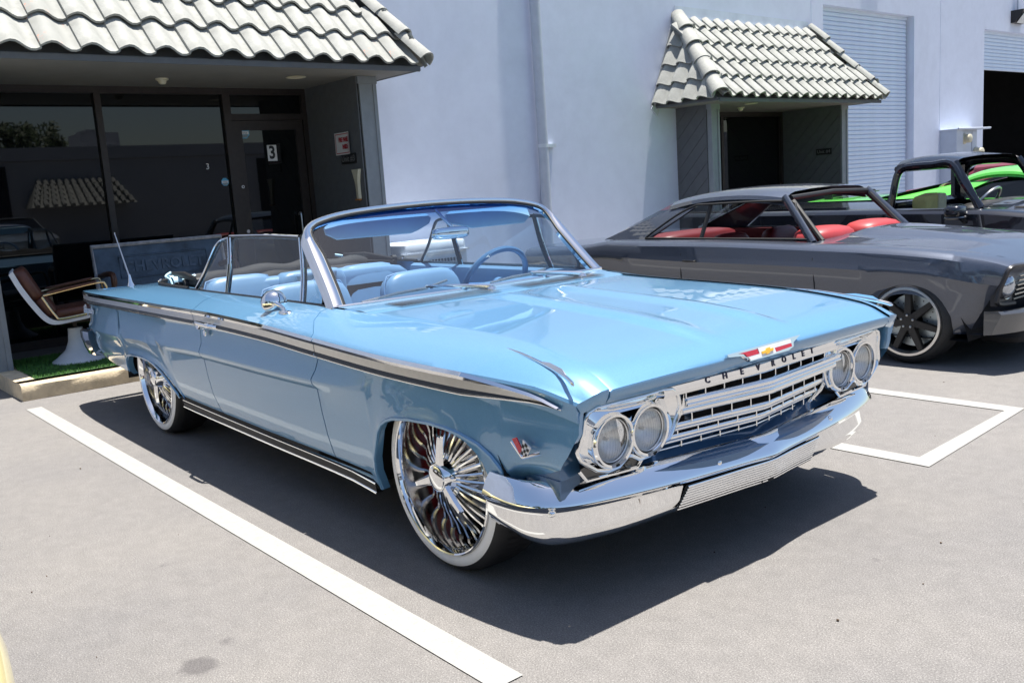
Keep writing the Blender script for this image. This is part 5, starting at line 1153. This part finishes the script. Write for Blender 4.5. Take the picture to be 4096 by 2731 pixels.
# ---- black pickup
PP_ = dict(paint=M['blackp'], w=[(-3.9, .89), (-1.9, .90), (-.6, .90), (.2, .90), (.75, .86)], belt=[(-3.9, .925), (-1.95, .915), (-.65, .895), (-.2, .855), (.3, .82), (.75, .78)], crease=[(-3.9, .60), (-.7, .62), (.75, .60)], sill=[(-3.9, .22), (.75, .22)],
           arches=[(.05, .36, .18), (-2.9, .36, .18)], cab=(-.70, -.95, -1.50, -1.62), roof_hw=.66, roof_z=1.375, roof_drop=.03, roof_bias=.9, cpillar=(-1.53, -1.46), cpow=.7, glass=M['clear'], glass_on=False, ws_on=False, rw_on=False, gaps=[[(-.68, .89), (-.69, .70), (-.68, .30)], [(-1.56, .89), (-1.57, .30)]], R=.33, rim=.25, wheel_y=.88, inset=.17, pillar=.036, crown=.045, bulge=.02)
pick, PI_ = vehicle('pickup_truck', 'black lowered vintage pickup truck with open windows and a yellow foam block on its seat', 'truck', (-.30, 6.40, 0), 0, PP_)
for s in (-1, 1):
    q = MB(); q.tube(smooth_path([(-1.52, s * .735, .90), (-1.49, s * .715, 1.14), (-1.455, s * .70, 1.25), (-1.37, s * .69, 1.287), (-1.15, s * .69, 1.292), (-.98, s * .69, 1.288), (-.85, s * .712, 1.10), (-.70, s * .735, .90)], 4), .034, 8); q.build('door_frame', M['blackp'], pick)
q = MB(); q.tube([(-1.52, -.62, 1.27), (-1.52, .62, 1.27)], .03, 8); q.tube([(-1.55, -.62, .93), (-1.55, .62, .93)], .04, 8); q.bb(-1.60, -1.56, -.72, .72, .3, .93); q.tube([(-1.535, .66, .93), (-1.52, .62, 1.27)], .07, 8); q.build('cab_rear', M['blackp'], pick, 40)
q = MB(); q.sbox((-1.44, 0, .66), (.18, 1.3, .46), .4, 12, 8); q.sbox((-1.25, 0, .48), (.5, 1.3, .16), .4, 12, 8); q.build('bench_seat', M['blackl'], pick, 60)
q = MB(); q.sbox((-.84, 0, .86), (.26, 1.36, .16), .5, 12, 8); q.build('dashboard', M['blackl'], pick, 60)
q = MB(); O = Vector((-.98, .02, .90)); nr = Vector((-.8, 0, .6)).normalized(); e2 = Vector((.6, 0, .8)); q.tube([O + Vector((0, 1, 0)) * .18 * math.cos(a) + e2 * .18 * math.sin(a) for a in [2 * math.pi * i / 28 for i in range(28)]], .014, 6, closed=True); q.build('steering_wheel', M['steel'], pick)
q = MB(); q.sbox((-.80, -.99, .885), (.15, .20, .115), .55, 12, 10); q.sbox((-.80, -.99, .832), (.15, .20, .03), .5, 10, 6); q.tube([(-.78, -.95, .83), (-.76, -.90, .79)], .022, 6); q.build('side_mirror', M['blackp'], pick)
q = MB()
for i in range(7): q.tube([(-.45 + .0 * i, -.42 + i * .03 - .25, .895), (-.36, -.38 + i * .03 - .25, .888)], .004, 4)
q.build('cowl_louvres', M['cavity'], pick)
q = MB()
for s in (-1, 1): q.bb(-3.88, -1.95, s * .74, s * .78, .4, .935)
q.bb(-3.9, -1.95, -.76, .76, .38, .42); q.build('cargo_bed', M['blackp'], pick, 0)
fb = thing('foam_block', 'yellow upholstery foam block standing on the bench seat of the black pickup', 'foam block', (-1.66, 6.05, .55))
q = MB(); q.sbox((0, 0, .22), (.15, .30, .50), .22, 10, 8, M=Matrix.Rotation(.12, 3, 'X')); q.build('foam_core', mat('yellow_foam', (.66, .58, .22), .9, var=.15, scale=9, bump=.3), fb, 40)
q = MB(); q.sbox((.05, .12, .23), (.08, .16, .49), .22, 10, 8, M=Matrix.Rotation(-.06, 3, 'X')); q.build('foam_layer', mat('pale_foam', (.70, .64, .42), .9, var=.12, scale=12, bump=.3), fb, 40)

# ---- lime green coupe beyond the pickup
GP = dict(paint=M['greenp'], w=[(-4.0, .84), (-3.3, .94), (-1.5, .95), (.2, .93), (.9, .85)], belt=[(-4.0, .90), (-3.3, .905), (-2.2, .875), (-.9, .86), (0, .80), (.9, .62)], crease=[(-4.0, .66), (-2, .62), (.9, .52)], sill=[(-4.0, .24), (.9, .2)], arches=[(.0, .36, .17), (-2.75, .36, .17)],
          cab=(-.75, -1.25, -2.05, -3.05), roof_hw=.62, roof_z=1.20, roof_drop=.07, roof_bias=1.05, cpillar=(-2.15, -1.75), glass=M['dglass'], R=.34, rim=.25, inset=.20, gaps=[], cpow=1.0)
grn, _ = vehicle('coupe_car', 'bright lime green coupe seen through the black pickup cab', 'car', (-.30, 8.95, 0), 0, GP)
q = MB(); q.sbox((-3.75, 0, .965), (.22, 1.0, .02), .4, 12, 6); 
for s in (-1, 1): q.sbox((-3.83, s * .55, .93), (.12, .03, .12), .5, 6, 6)
q.build('rear_spoiler', M['satin_black'], grn)
RP = dict(paint=M['maroonp'], w=[(-3.9, .85), (-1.5, .90), (.8, .82)], belt=[(-3.9, .92), (-1, .92), (.8, .80)], crease=[(-3.9, .66), (.8, .62)], sill=[(-3.9, .28), (.8, .28)], arches=[(.0, .36, .17), (-2.75, .36, .17)], cab=(-.75, -1.15, -3.0, -3.5), roof_hw=.66, roof_z=1.245, roof_drop=.02, roof_bias=1.0, cpillar=(-3.0, -2.85), glass=M['dglass'], R=.34, rim=.22, inset=.16, gaps=[], cpow=.8)
vehicle('wagon_car', 'maroon car with a long flat roof, farthest along the row', 'car', (-.25, 11.3, 0), 0, RP)

# ---- cream car beside the camera: fender seen, low unseen body shaped for reflections
root = thing('vintage_roadster', 'cream vintage roadster, rounded fender at the lower left corner, unseen body made low for reflections', 'car', (0, -3.42, 0))
def blob(c, d, e, name, m, par=root, n=18, k=14): q = MB(); q.sbox(c, d, e, n, k); return q.build(name, m, par, 70)
for s in (-1, 1):
    blob((.55, s * .76, .54), (1.30, .48, .42), .72, 'front_fender', M['creamp'])
    blob((-2.6, s * .78, .58), (1.3, .40, .50), .72, 'rear_fender', M['creamp'])
    q = MB(); q.bb(-2.1, -.1, s * .74, s * .90, .34, .40); q.build('running_board', M['black'], root, 0)
    q = MB(); q.lathe([(.095, 0), (.09, .02), (.06, .035), (0, .042)], (.96, s * .72, .74), (1, 0, 0), 24); q.build('headlight', M['steel'], root)
    for x in (.42, -2.6): basic_wheel(root, x, s * .90, s, .35, .21, 'plain')
blob((.30, 0, .68), (1.75, .92, .52), .5, 'hood', M['creamp']); blob((-1.3, 0, .62), (2.9, 1.42, .56), .4, 'body', M['creamp']); blob((-2.9, 0, .62), (1.5, 1.30, .52), .6, 'rear_deck', M['creamp']); blob((-1.6, 0, .82), (1.1, 1.1, .26), .4, 'cockpit', M['blackl'])
q = MB(); q.tube(smooth_path([(-.62, -.58, .84), (-.78, -.54, 1.10), (-.80, -.30, 1.16), (-.80, .30, 1.16), (-.78, .54, 1.10), (-.62, .58, .84)], 4), .014, 6); q.build('windshield_frame', M['chrome'], root)
q = MB(); q.sbox((1.08, 0, .42), (.10, 1.85, .13), .35, 12, 8); q.build('front_bumper', M['chrome'], root, 60)
# ================================================================== things in front of the building
# white pedestal armchair with brown upholstery
ch = thing('pedestal_chair', 'brown leather swivel armchair with white shell and white pedestal on the green turf', 'chair', (-5.80, -.60, .13), 0)
brown = mat('brown_leather', (.105, .036, .022), .45, var=.2, scale=12, bump=.15, bscale=90); ivory = mat('white_enamelled_metal', (.66, .68, .72), .4, var=.06, scale=8)
# local axes: seat faces +y (to the right in the photo), slightly towards +x
CR = Matrix.Rotation(R_(-12), 3, 'Z'); T = lambda x, y, z: tuple(CR @ Vector((x, y, z)))
q = MB(); q.lathe([(.215, 0), (.212, .012), (.17, .04), (.10, .10), (.070, .17), (.060, .25), (.058, .285), (.0, .29)], (0, .02, 0), (0, 0, 1), 40); q.build('pedestal', ivory, ch, 50)
q = MB(); q.tube([(0, .02, .28), (0, .02, .35)], .018, 8); q.bb(-.12, .12, -.12, .16, .335, .352); q.build('swivel', M['bronze'], ch)
prof = [(-.40, .80), (-.345, .66), (-.26, .50), (-.19, .40), (-.12, .365), (.0, .372), (.16, .392), (.30, .405)]
pp = smooth_path([(0, y, z) for y, z in prof], 4)
q = MB(); rows = []
for p in pp: rows.append([T(-.25, p.y, p.z), T(-.25, p.y - .012, p.z - .012), T(.25, p.y - .012, p.z - .012), T(.25, p.y, p.z)])
q.grid(rows); q.grid([[r[0] for r in rows], [tuple(Vector(r[0]) + Vector((0, .02, .018))) for r in rows]]); q.grid([[r[3] for r in rows], [tuple(Vector(r[3]) + Vector((0, .02, .018))) for r in rows]])
q.build('shell', ivory, ch, 40)
q = MB(); q.sbox(T(0, -.285, .690), (.44, .11, .30), .42, 12, 10, M=CR @ Matrix.Rotation(R_(24), 3, 'X')); q.build('back_cushion', brown, ch, 60)
q = MB(); q.sbox(T(0, -.175, .505), (.44, .11, .20), .42, 12, 10, M=CR @ Matrix.Rotation(R_(30), 3, 'X')); q.build('lumbar_cushion', brown, ch, 60)
q = MB(); q.sbox(T(0, .07, .445), (.46, .44, .09), .42, 12, 10, M=CR @ Matrix.Rotation(R_(4), 3, 'X')); q.build('seat_cushion', brown, ch, 60)
brass = mat('brass_arm', (.62, .50, .30), .25, 1.0, var=.08)
for s in (-1, 1):
    q = MB(); q.tube(smooth_path([T(s * .265, -.19, .60), T(s * .265, .02, .635), T(s * .265, .24, .665), T(s * .265, .285, .64), T(s * .265, .30, .55), T(s * .265, .305, .46), T(s * .265, .26, .44), T(s * .265, -.06, .40), T(s * .265, -.12, .43), T(s * .265, -.20, .59)], 5), .010, 8); ar = q.build('armrest_frame', brass, ch)
    q = MB(); q.sbox(T(s * .265, .03, .648), (.045, .40, .020), .5, 8, 6, M=CR @ Matrix.Rotation(R_(8), 3, 'X')); q.build('armrest_pad', brown, ar)
# bench made from an old tailgate
bn = thing('tailgate_bench', 'bench made from an old weathered blue truck tailgate, against the shop window', 'bench', (-6.22, .40, .13), 0)
rust = mat('weathered_blue_paint', (.055, .085, .13), .55, .2, var=.45, scale=7, bump=.2); pale = mat('worn_grey_steel', (.50, .49, .52), .5, .3, var=.3, scale=14)
def bl(x, y, z): return (x + 6.22 - 6.22, y - .40, z - .13)
q = MB(); q.prism([(-.62, .36), (.60, .36), (.60, .92), (-.62, .92)], (-.01, 0, 0), (0, 1, 0), (-.12, 0, 1), .03); tg = q.build('tailgate', rust, bn, 0)
q = MB(); nB = lambda y, z, d=.035: (-.01 - .12 * z + d, y, z)
q.tube([nB(-.62, .36), nB(-.62, .93), nB(.60, .93), nB(.60, .36)], .026, 6, flat=.8); q.build('frame_rail', pale, bn)
q = MB(); q.tube([nB(-.40, .62, .030), nB(-.40, .82, .030), nB(.43, .82, .030), nB(.43, .62, .030)], .010, 6, closed=True); q.build('pressed_border', rust, tg)
text('pressed_lettering', 'CHEVROLET', .135, mat('worn_pressed_letters', (.068, .10, .15), .6, var=.4, scale=12), tg, nB(.015, .715, .030), (0, 1, 0), (-.12, 0, 1), depth=.008, sx=1.0, bold=.004, spacing=1.02)
q = MB(); q.bb(-.08, .36, -.60, .58, .28, .33); q.build('seat_board', mat('bench_wood', (.10, .055, .03), .6, var=.3, scale=9), bn, 0)
wood = mat('dark_armrest_wood', (.085, .035, .02), .45, var=.3, scale=14)
for y in (-.58, .56):
    q = MB(); q.tube(smooth_path([(-.06, y, .66), (.12, y, .685), (.27, y, .69), (.32, y, .66), (.32, y, .60)], 4), .026, 8); q.tube([(.30, y, .66), (.30, y, .0)], .022, 6); q.tube([(-.12, y, .36), (-.06, y, 0)], .022, 6); q.build('armrest', wood, bn)
# evaporative cooler on the ground by the wall
ec = thing('evaporative_cooler', 'white plastic evaporative cooler with a black grille standing by the wall', 'cooler', (-6.05, 3.22, 0))
q = MB(); q.bb(-.26, .26, -.42, .42, .08, .70); eb = q.build('cabinet', M['white_pl'], ec, 0)
q = MB(); q.sbox((0, 0, .735), (.56, .90, .17), .28, 16, 10); q.build('lid', M['white_pl'], ec, 50)
q = MB(); q.bb(-.285, .285, -.445, .445, .69, .705); q.bb(-.12, .12, -.2, .1, .81, .826); q.build('lid_rim', M['white_pl'], ec, 0)
q = MB(); q.bb(.261, .268, -.12, .34, .22, .62); q.build('grille_opening', M['cavity'], eb, 0)
for i in range(12):
    q = MB(); q.bb(.269, .275, -.12 + i * .0418 - .003, -.12 + i * .0418 + .003, .22, .62); q.build('grille_bar', M['white_pl'], eb, 0)
for i in range(10):
    q = MB(); q.bb(.2755, .279, -.12, .34, .22 + i * .0444 - .002, .22 + i * .0444 + .002); q.build('grille_bar', M['white_pl'], eb, 0)
q = MB()
for x in (-.2, .2):
    for y in (-.36, .36): q.lathe([(0, -.02), (.04, -.02), (.04, .02), (0, .02)], (x, y, .04), (0, 1, 0), 12)
q.build('castor', M['black'], ec)
# ---- signs, stickers and small fixtures on the porch
sg = thing('fire_panel_sign', 'curled white sign with red lettering reading fire panel inside', 'sign', (-6.16, 2.41, 1.915))
q = MB(); rows = []
crv = lambda t, v: (lerp(-.16, .165, t), -.012 - .055 * max(0, t - .55) ** 1.5 * 1.6 - .02 * (1 - t) * (.5 + .5 * v), v)
for i in range(13):
    t = i / 12; rows.append([(lerp(-.155, .165, t), -.010 - .075 * max(0, t - .5) ** 2 * 4 * .35 - .012 * (1 - t), z) for z in (-.115, -.06, 0, .06, .115)])
q.grid(rows); q.build('sheet', M['sticker_w'], sg, 60)
sy = lambda x: -.0125 - .075 * max(0, (x + .155) / .32 - .5) ** 2 * 4 * .35 - .012 * (1 - (x + .155) / .32)
q = MB()
for z in (-.098, .098): q.grid([[(x, sy(x), z - .004) for x in [lerp(-.14, .148, i / 10) for i in range(11)]], [(x, sy(x), z + .004) for x in [lerp(-.14, .148, i / 10) for i in range(11)]]])
for x in (-.14, .144): q.grid([[(x, sy(x), -.10), (x + .008, sy(x + .008), -.10)], [(x, sy(x), .10), (x + .008, sy(x + .008), .10)]])
q.build('border', M['red_ink'], sg, 0)
for tx, z, x in (('FIRE PANEL', .038, .03), ('INSIDE', -.036, .055)):
    me = text_mesh(tx, .066, .0008, sx=.62, bold=.0022)
    for v in me.vertices:
        X = v.co.x + x; Z = v.co.y + z; v.co = Vector((X, sy(X) - .002 - v.co.z, Z))
    me.materials.clear(); me.materials.append(M['red_ink']); link('lettering', me, sg)
def unit_sign(txt, loc, label, wd, hh, size):
    o = thing('unit_sign', label, 'sign', loc); q = MB(); q.box((0, -.006, 0), (wd, .012, hh)); q.build('plate', M['plate'], o, 0)
    text('lettering', txt, size, M['grey_ink'], o, (0, -.0125, 0), (1, 0, 0), (0, 0, 1), depth=.001); return o
unit_sign('Unit #3', (-6.09, 2.412, 1.752), 'small black sign reading Unit #3 below the red fire panel sign', .30, .105, .088)
unit_sign('Unit #4', (-6.13, 11.562, 1.582), 'small black sign reading Unit #4 inside the farther porch', .285, .10, .08)
br = thing('wall_bracket', 'cream tapered metal bracket hanging on the porch wall below the unit sign', 'bracket', (-5.945, 2.412, 1.33))
q = MB(); rows = []
for z, a, c in ((.0, -.035, .045), (.10, -.040, .040), (.18, -.050, .044), (.25, -.075, .058), (.305, -.098, .080)): rows.append([(a, -.004, z), (a + .016, -.026, z), (c - .016, -.030, z), (c, -.004, z)])
q.grid(rows); q.build('channel', M['cream'], br, 20); q = MB(); q.box((.005, -.022, -.008), (.075, .036, .016)); q.build('foot', mat('orange_brown_rust', (.35, .14, .03), .6, var=.3), br, 0)
for (loc, r, lab) in (((-6.32, .62, 2.565), 0, 'small cream bell-shaped fitting on the nearer porch ceiling'), ((-6.25, 9.45, 2.315), 0, 'small cream bell-shaped fitting on the farther porch ceiling')):
    o = thing('ceiling_fitting', lab, 'ceiling fitting', loc, 0, 'bell fittings on the porch ceilings'); q = MB(); q.lathe([(.0, -.055), (.022, -.054), (.032, -.045), (.040, -.022), (.058, -.012), (.060, 0)], (0, 0, 0), (0, 0, 1), 24); q.build('bell', M['cream'], o)
for (loc, lab) in (((-5.98, 1.83, 2.564), 'round recessed downlight in the nearer porch ceiling'), ((-5.70, 8.95, 2.314), 'round recessed downlight in the farther porch ceiling')):
    o = thing('downlight', lab, 'light', loc, 0, 'downlights in the porch ceilings'); q = MB(); q.lathe([(.095, 0), (.10, -.006), (.085, -.010), (.075, -.004)], (0, 0, 0), (0, 0, 1), 28); q.build('ring', M['cream'], o); q = MB(); q.lathe([(.076, -.0045), (0, -.0045)], (0, 0, 0), (0, 0, 1), 28); q.build('diffuser', mat('pale_diffuser', (.72, .66, .50), .4, var=.04), o, 0)
def decal(name, lab, cat, loc, build):
    o = thing(name, lab, cat, loc); build(o); return o
def octo(r, k=.414): return [(r, r * k), (r * k, r), (-r * k, r), (-r, r * k), (-r, -r * k), (-r * k, -r), (r * k, -r), (r, -r * k)]
def ring_sticker(o, r=.058):
    q = MB(); q.prism(octo(r), (0, 0, 0), (0, 1, 0), (0, 0, 1), .001); q.build('blue_base', M['sticker_b'], o, 0)
    q = MB(); q.prism([(-r * .9, -r * .28), (r * .9, -r * .28), (r * .9, r * .30), (-r * .9, r * .30)], (.0012, 0, 0), (0, 1, 0), (0, 0, 1), .001); q.build('white_band', M['sticker_w'], o, 0)
    q = MB(); q.prism([(-r * .8, -r * .34), (-r * .42, -r * .86), (r * .42, -r * .86), (r * .8, -r * .34)], (.0012, 0, 0), (0, 1, 0), (0, 0, 1), .001); q.build('grey_band', M['sticker_g'], o, 0)
    text('lettering', 'ring', r * .72, M['sticker_g'], o, (.0026, 0, 0), (0, 1, 0), (0, 0, 1), depth=.0004)
decal('security_sticker', 'blue and white octagonal sticker at the top of the glazed door', 'sticker', (GX - .007, 1.665, 2.105), ring_sticker)
decal('security_sticker', 'smaller blue and white octagonal sticker low on the window beside the door', 'sticker', (GX - .0145, 1.395, 1.60), lambda o: ring_sticker(o, .040))
def num_plate(o):
    q = MB(); q.prism([(-.055, -.085), (.055, -.085), (.055, .085), (-.055, .085)], (0, 0, 0), (0, 1, 0), (0, 0, 1), .001); q.build('white_panel', M['sticker_w'], o, 0)
    text('numeral', '3', .19, M['ink'], o, (.0014, 0, 0), (0, 1, 0), (0, 0, 1), depth=.0004, sx=.82, bold=.006)
decal('number_sticker', 'white sticker with a bold black number 3 on the glazed door', 'sticker', (GX - .007, 1.965, 1.885), num_plate)
decal('number_decal', 'small white number 3 on the window left of the door', 'decal', (GX - .0145, 1.225, 1.765), lambda o: text('numeral', '3', .085, M['sticker_w'], o, (0, 0, 0), (0, 1, 0), (0, 0, 1), depth=.0005))
# ---- downpipe, wall lamps, meters
o = thing('downpipe', 'tall pale painted drainpipe fixed to the stucco wall by a metal strap', 'pipe', (-6.36, 5.42, 0)); q = MB(); q.lathe([(.066, 0), (.066, TOPZ)], (0, 0, 0), (0, 0, 1), 24); q.build('pipe', M['conduit'], o); q = MB(); q.bb(-.082, -.01, .05, .24, 1.815, 1.86); q.lathe([(.069, 1.815), (.069, 1.86)], (0, 0, 0), (0, 0, 1), 24); q.build('strap', M['flash'], o, 0)
for (y, z, lab) in ((19.85, 4.30, 'black wedge-shaped wall lamp above the half-open roller door'), (13.75, 5.30, 'wall lamp high above the closed roller door')):
    o = thing('wall_lamp', lab, 'lamp', (WX, y, z), 0, 'lamps above the roller doors'); q = MB(); q.prism([(0, -.13), (.09, -.13), (.24, .06), (.26, .13), (0, .13)], (0, -.27, 0), (1, 0, 0), (0, 0, 1), -.54); q.build('housing', M['satin_black'], o, 0)
    q = MB(); q.prism([(.095, -.125), (.10, -.12), (.245, .05), (.235, .055)], (.012, -.22, -.012), (1, 0, 0), (0, 0, 1), -.44); q.build('lens', mat('frosted_lens', (.62, .66, .70), .2, var=.05, spec=.7), o, 0)
    q = MB(); q.tube([(.03, 0, .13), (.03, 0, 2.6)], .018, 6); q.build('conduit', M['conduit'], o)
o = thing('electric_meter_cabinet', 'pale grey electric meter cabinet with two round meters on the wall', 'meter cabinet', (WX, 16.33, 0))
q = MB(); q.bb(0, .34, 0, .28, .5, 1.88); q.bb(0, .26, .28, 1.08, .5, 1.88); q.build('cabinet', M['box'], o, 0)
q = MB(); q.bb(0, .40, -.02, 1.40, 1.88, 1.90); q.tube([(.38, -.02, 1.905), (.38, 1.45, 1.905)], .015, 6); q.build('drip_cap', M['conduit'], o, 0)
q = MB(); q.bb(.262, .275, .36, .80, 1.40, 1.84); q.bb(.262, .275, .84, 1.05, .6, 1.84); q.build('access_panel', M['box'], o, 0)
for (y, z) in ((.43, 1.70), (.98, 1.42)):
    q = MB(); q.lathe([(.10, 0), (.105, .04), (.085, .05), (.085, .15), (.06, .165), (0, .168)], (.275, y, z), (1, 0, 0), 24); q.build('meter', M['cream'], o)
# fluorescent tube seen inside the open unit
o = thing('ceiling_tube_light', 'lit fluorescent tube hanging inside the dark workshop', 'light', (-9.5, 21.2, 3.35)); q = MB(); q.tube([(0, -.6, 0), (0, .6, 0)], .035, 8)
em_, nt_, b_ = base_mat('lit_tube'); n_ = noise(nt_, 2); r_ = ramp(nt_, n_.outputs['Fac'], [(.3, (.9, .93, 1)), (.7, (1, 1, 1))]); nt_.links.new(r_.outputs[0], b_.inputs['Emission Color']); b_.inputs['Emission Strength'].default_value = 1.6
q.build('tube', em_, o)

# ================================================================== across the lot, behind the camera (seen in reflections)
ob = thing('opposite_building', 'long low stucco building across the parking lot with a tiled porch', 'building', (24, 0, 0))
stone = stucco('grey_stucco', (.42, .43, .46))
q = MB(); q.bb(0, 12, -40, 60, 0, 4.0); q.bb(-.12, 0, -40, 60, 3.6, 4.1); q.build('wall', stone, ob, 0)
q = MB()
for y in (-26, -12, 4, 18, 32): q.bb(-.05, .0, y - 1.8, y + 1.8, 0, 3.4)
q.build('door_opening', M['cavity'], ob, 0)
for yc in (-7, 8.3, 25):
    q = MB(); q.add([(-1.1, yc - 2, 1.75), (-1.1, yc + 2, 1.75), (0, yc + 1.5, 2.75), (0, yc - 1.5, 2.75), (0, yc - 2, 1.75), (0, yc + 2, 1.75)], [(0, 1, 2, 3), (0, 3, 4), (1, 5, 2), (0, 1, 5, 4)]); pr = q.build('porch_roof', M['tile'], ob, 0)
    t = MB()
    for r in range(5):
        for k in range(12):
            f = (r + .5) / 5; y = yc + lerp(-2 + .5 * f, 2 - .5 * f, (k + .5) / 12); x = lerp(-1.1, -.05, r / 5) - .04; z = lerp(1.75, 2.75, r / 5) + .05
            t.tube([(x, y, z), (x + .24, y, z + .22)], .09, 6)
    t.build('tile_courses', M['tile'], pr, 40)
q = MB(); q.bb(3, 5, 9.6, 11.2, 4.0, 4.9); q.bb(3.2, 4.8, 9.9, 10.6, 4.9, 5.05); q.build('rooftop_unit', stone, ob, 0)
# trees
M['leaf'] = mat('tree_leaf', (.055, .085, .028), .6, var=.45, scale=1.3); M['bark'] = mat('tree_bark', (.10, .07, .05), .9, var=.3, scale=6, bump=.5)
def tree(loc, h, r, seed, label):
    rnd = random.Random(seed); o = thing('tree', label, 'tree', loc, 0, 'trees round the parking lot')
    q = MB(); q.tube([(0, 0, 0), (.05, .02, h * .3), (-.03, .05, h * .55), (0, 0, h * .8)], [.20, .15, .10, .03], 8)
    tips = []
    for i in range(9):
        a = rnd.uniform(0, 6.283); z0 = h * rnd.uniform(.30, .6); e = Vector((math.cos(a) * r * rnd.uniform(.4, .8), math.sin(a) * r * rnd.uniform(.4, .8), h * rnd.uniform(.55, .9))); q.tube([(0, 0, z0), vl((0, 0, z0), e, .5), tuple(e)], [.07, .045, .015], 6); tips.append(e)
    q.build('trunk', M['bark'], o)
    c = MB(); 
    cl = [(e + Vector((rnd.uniform(-.4, .4), rnd.uniform(-.4, .4), rnd.uniform(-.3, .5))) * r * .5, r * rnd.uniform(.22, .42)) for e in tips for _ in range(4)]
    for cc, cr in cl:
        for _ in range(75):
            d = Vector((rnd.gauss(0, 1), rnd.gauss(0, 1), rnd.gauss(0, 1))).normalized() * cr * rnd.random() ** .4; p = cc + d; u = Vector((rnd.gauss(0, 1), rnd.gauss(0, 1), rnd.gauss(0, 1))).normalized(); v = u.orthogonal().normalized(); sz = rnd.uniform(.09, .2)
            c.add([tuple(p - u * sz), tuple(p + v * sz * .5), tuple(p + u * sz), tuple(p - v * sz * .5)], [(0, 1, 2, 3)])
    me = bpy.data.meshes.new('crown'); me.from_pydata(c.v, [], c.f); me.materials.append(M['leaf']); kind(link('crown', me, o), 'stuff'); return o
spots = [(39, 6, 5.4, 1.6), (38, 8.2, 5.6, 1.6), (39, 10.4, 6.6, 1.7), (40, 3.2, 5.2, 1.6)] + [(-9 + 5.1 * i, -15.5 - (i * 7 % 5) * .7, 6.4 + (i * 5 % 4) * .6, 3.2) for i in range(7)]
for i, (x, y, h, r) in enumerate(spots):
    tree((x, y, 0), h, r, i, 'leafy green tree rising behind the roof of the opposite building' if i < 4 else 'leafy green tree in the row beside the lot, past the cream roadster')
# parked vehicles across the aisle
def far_car(name, lab, cat, loc, rz, pm, zr, belt):
    P = dict(paint=pm, w=[(-3.7, .82), (-3.2, .90), (-1, .92), (.3, .90), (.9, .78)], belt=[(-3.7, belt), (-1, belt), (0, belt - .06), (.9, belt - .22)], crease=[(-3.7, .66), (.9, .60)], sill=[(-3.7, .30), (.9, .28)], arches=[(0, .38, .18), (-2.75, .38, .18)], cab=(-.55, -1.25, -2.9, -3.5), roof_hw=.62, roof_z=zr, roof_drop=.04, roof_bias=1.0, cpillar=(-2.95, -2.7), glass=M['dglass'], R=.35, rim=.23, inset=.14, gaps=[], cpow=.9)
    return vehicle(name, lab, cat, loc, rz, P, 'vehicles parked across the aisle')[0]
far_car('suv_car', 'black sport utility vehicle parked across the aisle', 'car', (15.5, 1.2, 0), math.pi, M['blackp'], 1.72, 1.05)
far_car('sedan_car', 'silver sedan parked across the aisle', 'car', (15.2, 4.2, 0), math.pi, M['silverp'], 1.42, .92)
far_car('van_car', 'white van parked across the aisle', 'van', (15.4, -3.4, 0), math.pi, M['whitep'], 1.85, 1.10)
far_car('wagon_car', 'unseen black wagon added past the cream roadster to darken the convertible flank', 'car', (.3, -6.1, 0), 0, M['blackp'], 1.66, 1.02)  # added out of view to cut sky light and reflect dark in the flank
far_car('hatchback_car', 'maroon hatchback parked across the aisle', 'car', (15.4, -7.0, 0), math.pi, M['maroonp'], 1.48, .95)
bpy.context.view_layer.update()
